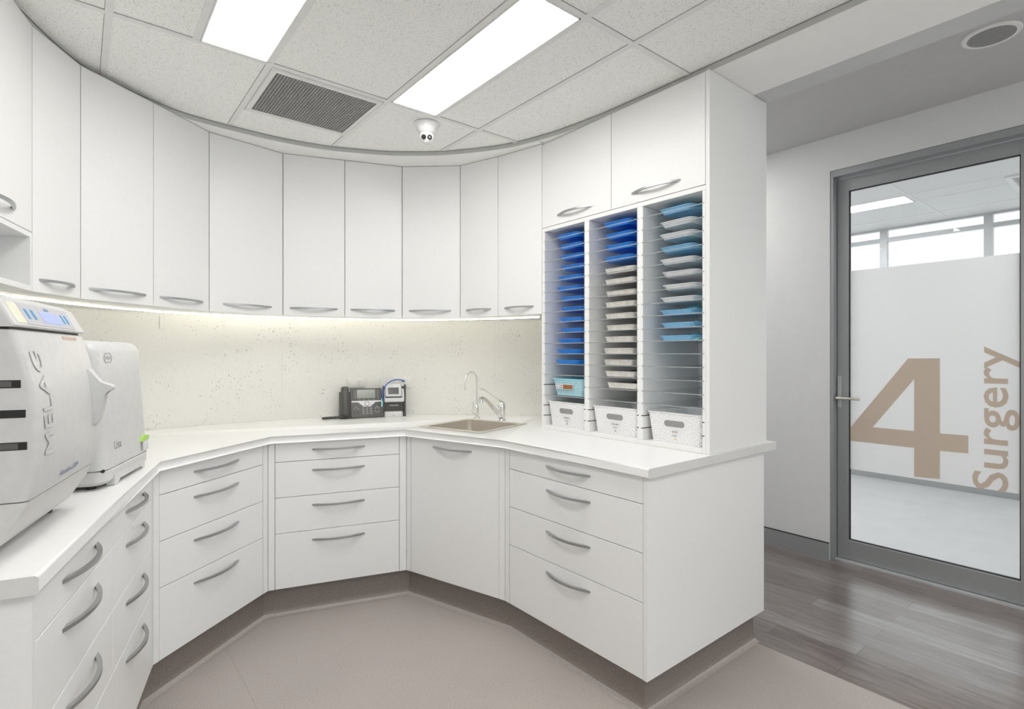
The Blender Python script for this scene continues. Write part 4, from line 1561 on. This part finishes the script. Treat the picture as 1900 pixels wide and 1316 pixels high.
dbox('glass_pane', XD + .014, GY0 + .003, GZ0 + .003, XD + .020, GY1 - .003, GZ1 - .003, 'glass')
dbox('frosted_film', XD + .0118, GY0 + .004, 0.602, XD + .0130, GY1 - .004, 1.890, 'film')
# the 4
S_ = XD / 3.85
XL = XD + .0100


def y4(y):
    return y * S_ - 0.94


def z4(z):
    return 1.35 + (z - 1.35) * S_


mb = MB()
for poly in ([(1.030, 1.323), (0.877, 1.325), (0.877, 0.630), (1.0, 0.622), (1.0, 1.2)],
             [(1.341, 0.874), (1.030, 1.323), (1.0, 1.2), (1.214, 0.893), (1.228, 0.874)],
             [(1.341, 0.874), (1.228, 0.874), (1.214, 0.893), (1.0, 0.893), (1.0, 0.793), (1.341, 0.793)],
             [(0.877, 0.893), (0.877, 0.793), (0.75, 0.796), (0.75, 0.895)]):
    mb.f([mb.v((XL - XD, y4(a), z4(b))) for a, b in poly])
o = mb.build('number_four', 'tan', dr, smooth=False)
mb = MB()
hz = 1.391 - 0.608


def surg(x, y):
    # x: along reading direction (up), y: cap direction (towards +y in world = left in view)
    return (XL - XD, y4(0.588) + y, z4(1.0) + x)


text_bm(mb, 'Surgery', 0.215, surg, xscale=1.0, bold=0.0025)
zs_ = [v_.co.z for v_ in mb.bm.verts]
ys_ = [v_.co.y for v_ in mb.bm.verts]
zmin, zmax = min(zs_), max(zs_)
T0, T1 = z4(0.608), z4(1.391)
Y0, Y1 = y4(0.541 / S_ + 0.004), y4(0.733)
ymin, ymax = min(ys_), max(ys_)
for v_ in mb.bm.verts:
    v_.co.z = T0 + (v_.co.z - zmin) / (zmax - zmin) * (T1 - T0)
    v_.co.y = Y0 + (v_.co.y - ymin) / (ymax - ymin) * (Y1 - Y0)
mb.build('surgery_lettering', 'tan', dr)
# lever handle
hp = dbox('handle_plate', XD - .010, 1.404, 1.000, XD - .0005, 1.426, 1.205, 'window_alu', 0.001)
mb = MB()
mb.tube([(-.010, 1.415 - .94, 1.062), (-.050, 1.415 - .94, 1.062)], 0.009, 12)
mb.tube([(-.050, 1.42 - .94, 1.062), (-.050, 1.35 - .94, 1.062), (-.048, 1.30 - .94, 1.062), (-.040, 1.288 - .94, 1.062)], 0.0085, 12)
mb.build('lever', 'steel', dr)

# ------------------------------------------------------------------ surgery beyond
SXF = 6.77
struct(MB().box(SXF, -2.5, 0, SXF + 0.1, 4.3, 1.00).build('wall_surgery', 'wall'))
struct(MB().box(3.95, 4.2, 0, 6.77, 4.3, 2.7).build('wall_surgery_side', 'wall'))
struct(MB().box(3.95, -2.5, 0, 6.77, -2.4, 2.7).build('wall_surgery_side', 'wall'))
struct(MB().box(3.95, -2.5, 2.70, 6.9, 4.3, 2.78).build('ceiling', 'wall'))
struct(MB().box(SXF - .012, -2.4, 0.001, SXF - .0005, 4.2, 0.10).build('baseboard_surgery', 'aluminium'))
win = bpy.data.objects.new('window_1', None)
C.objects.link(win)
win.location = (SXF, 0.9, 1.0)
struct(win)
mb = MB()
for yc in (-2.33, -1.40, -0.55, 0.305, 1.168, 2.03, 2.89, 3.75):
    mb.box(0.0, yc - 0.033 - .9, 0.0, 0.06, yc + 0.033 - .9, 1.70)
for z in (0.0, 1.575 - 0.018, 1.682):
    zt_ = {0.0: 0.05, 1.557: 1.60, 1.682: 1.70}[round(z, 3)]
    mb.box(0.004, -2.4 - .9, z, 0.056, 4.2 - .9, zt_)
mb.build('window_frame', 'window_alu', win)
MB().box(0.028, -2.4 - .9, 0.03, 0.033, 4.2 - .9, 1.69).build('window_glass', 'glass', win)
ceiling_light(5.485, 1.487, 5.745, 2.60, 2.6995, 'lit ceiling panel of the surgery seen through the glass door', 'diffuser_surgery', 'surgery ceiling lights')
ceiling_light(4.3, -0.6, 4.56, 0.5, 2.6995, 'surgery ceiling panel added out of view beside the door for brightness', 'diffuser_surgery', 'surgery ceiling lights')  # hidden panel, added to brighten the surgery behind the glass
ceiling_light(4.3, 1.9, 4.56, 3.0, 2.6995, 'surgery ceiling panel added out of view behind the corridor wall for brightness', 'diffuser_surgery', 'surgery ceiling lights')  # second hidden panel, likewise added for brightness
mb = MB()
for x in (4.9, 5.475, 5.755, 6.35):
    mb.box(x - .006, -2.4, 2.697, x + .006, 4.2, 2.7005)
for y in (-.9, 0.28, 1.46, 2.64):
    mb.box(4.0, y - .006, 2.6965, 6.77, y + .006, 2.7005)
struct(mb.build('trim_7', 'tbar'))
t = thing('air_vent', 'square grey ceiling vent in the surgery at the right edge behind glass', 'air vent', (5.76, 0.60, 2.6995))
MB().box(-0.26, -0.26, -0.012, 0.26, 0.26, 0, 0.003, 1).build('vent_frame', 'white_plastic', t)
mb = MB()
for k in range(4):
    s = 0.22 - 0.05 * k
    mb.loft([rect2(-s, -s, s, s, .001, -0.012, 1), rect2(-s + .02, -s + .02, s - .02, s - .02, .001, -0.018, 1)], False, False)
mb.box(-0.22, -.22, -0.0135, .22, .22, -0.0125)
mb.build('vent_louvres', 'grille', t)
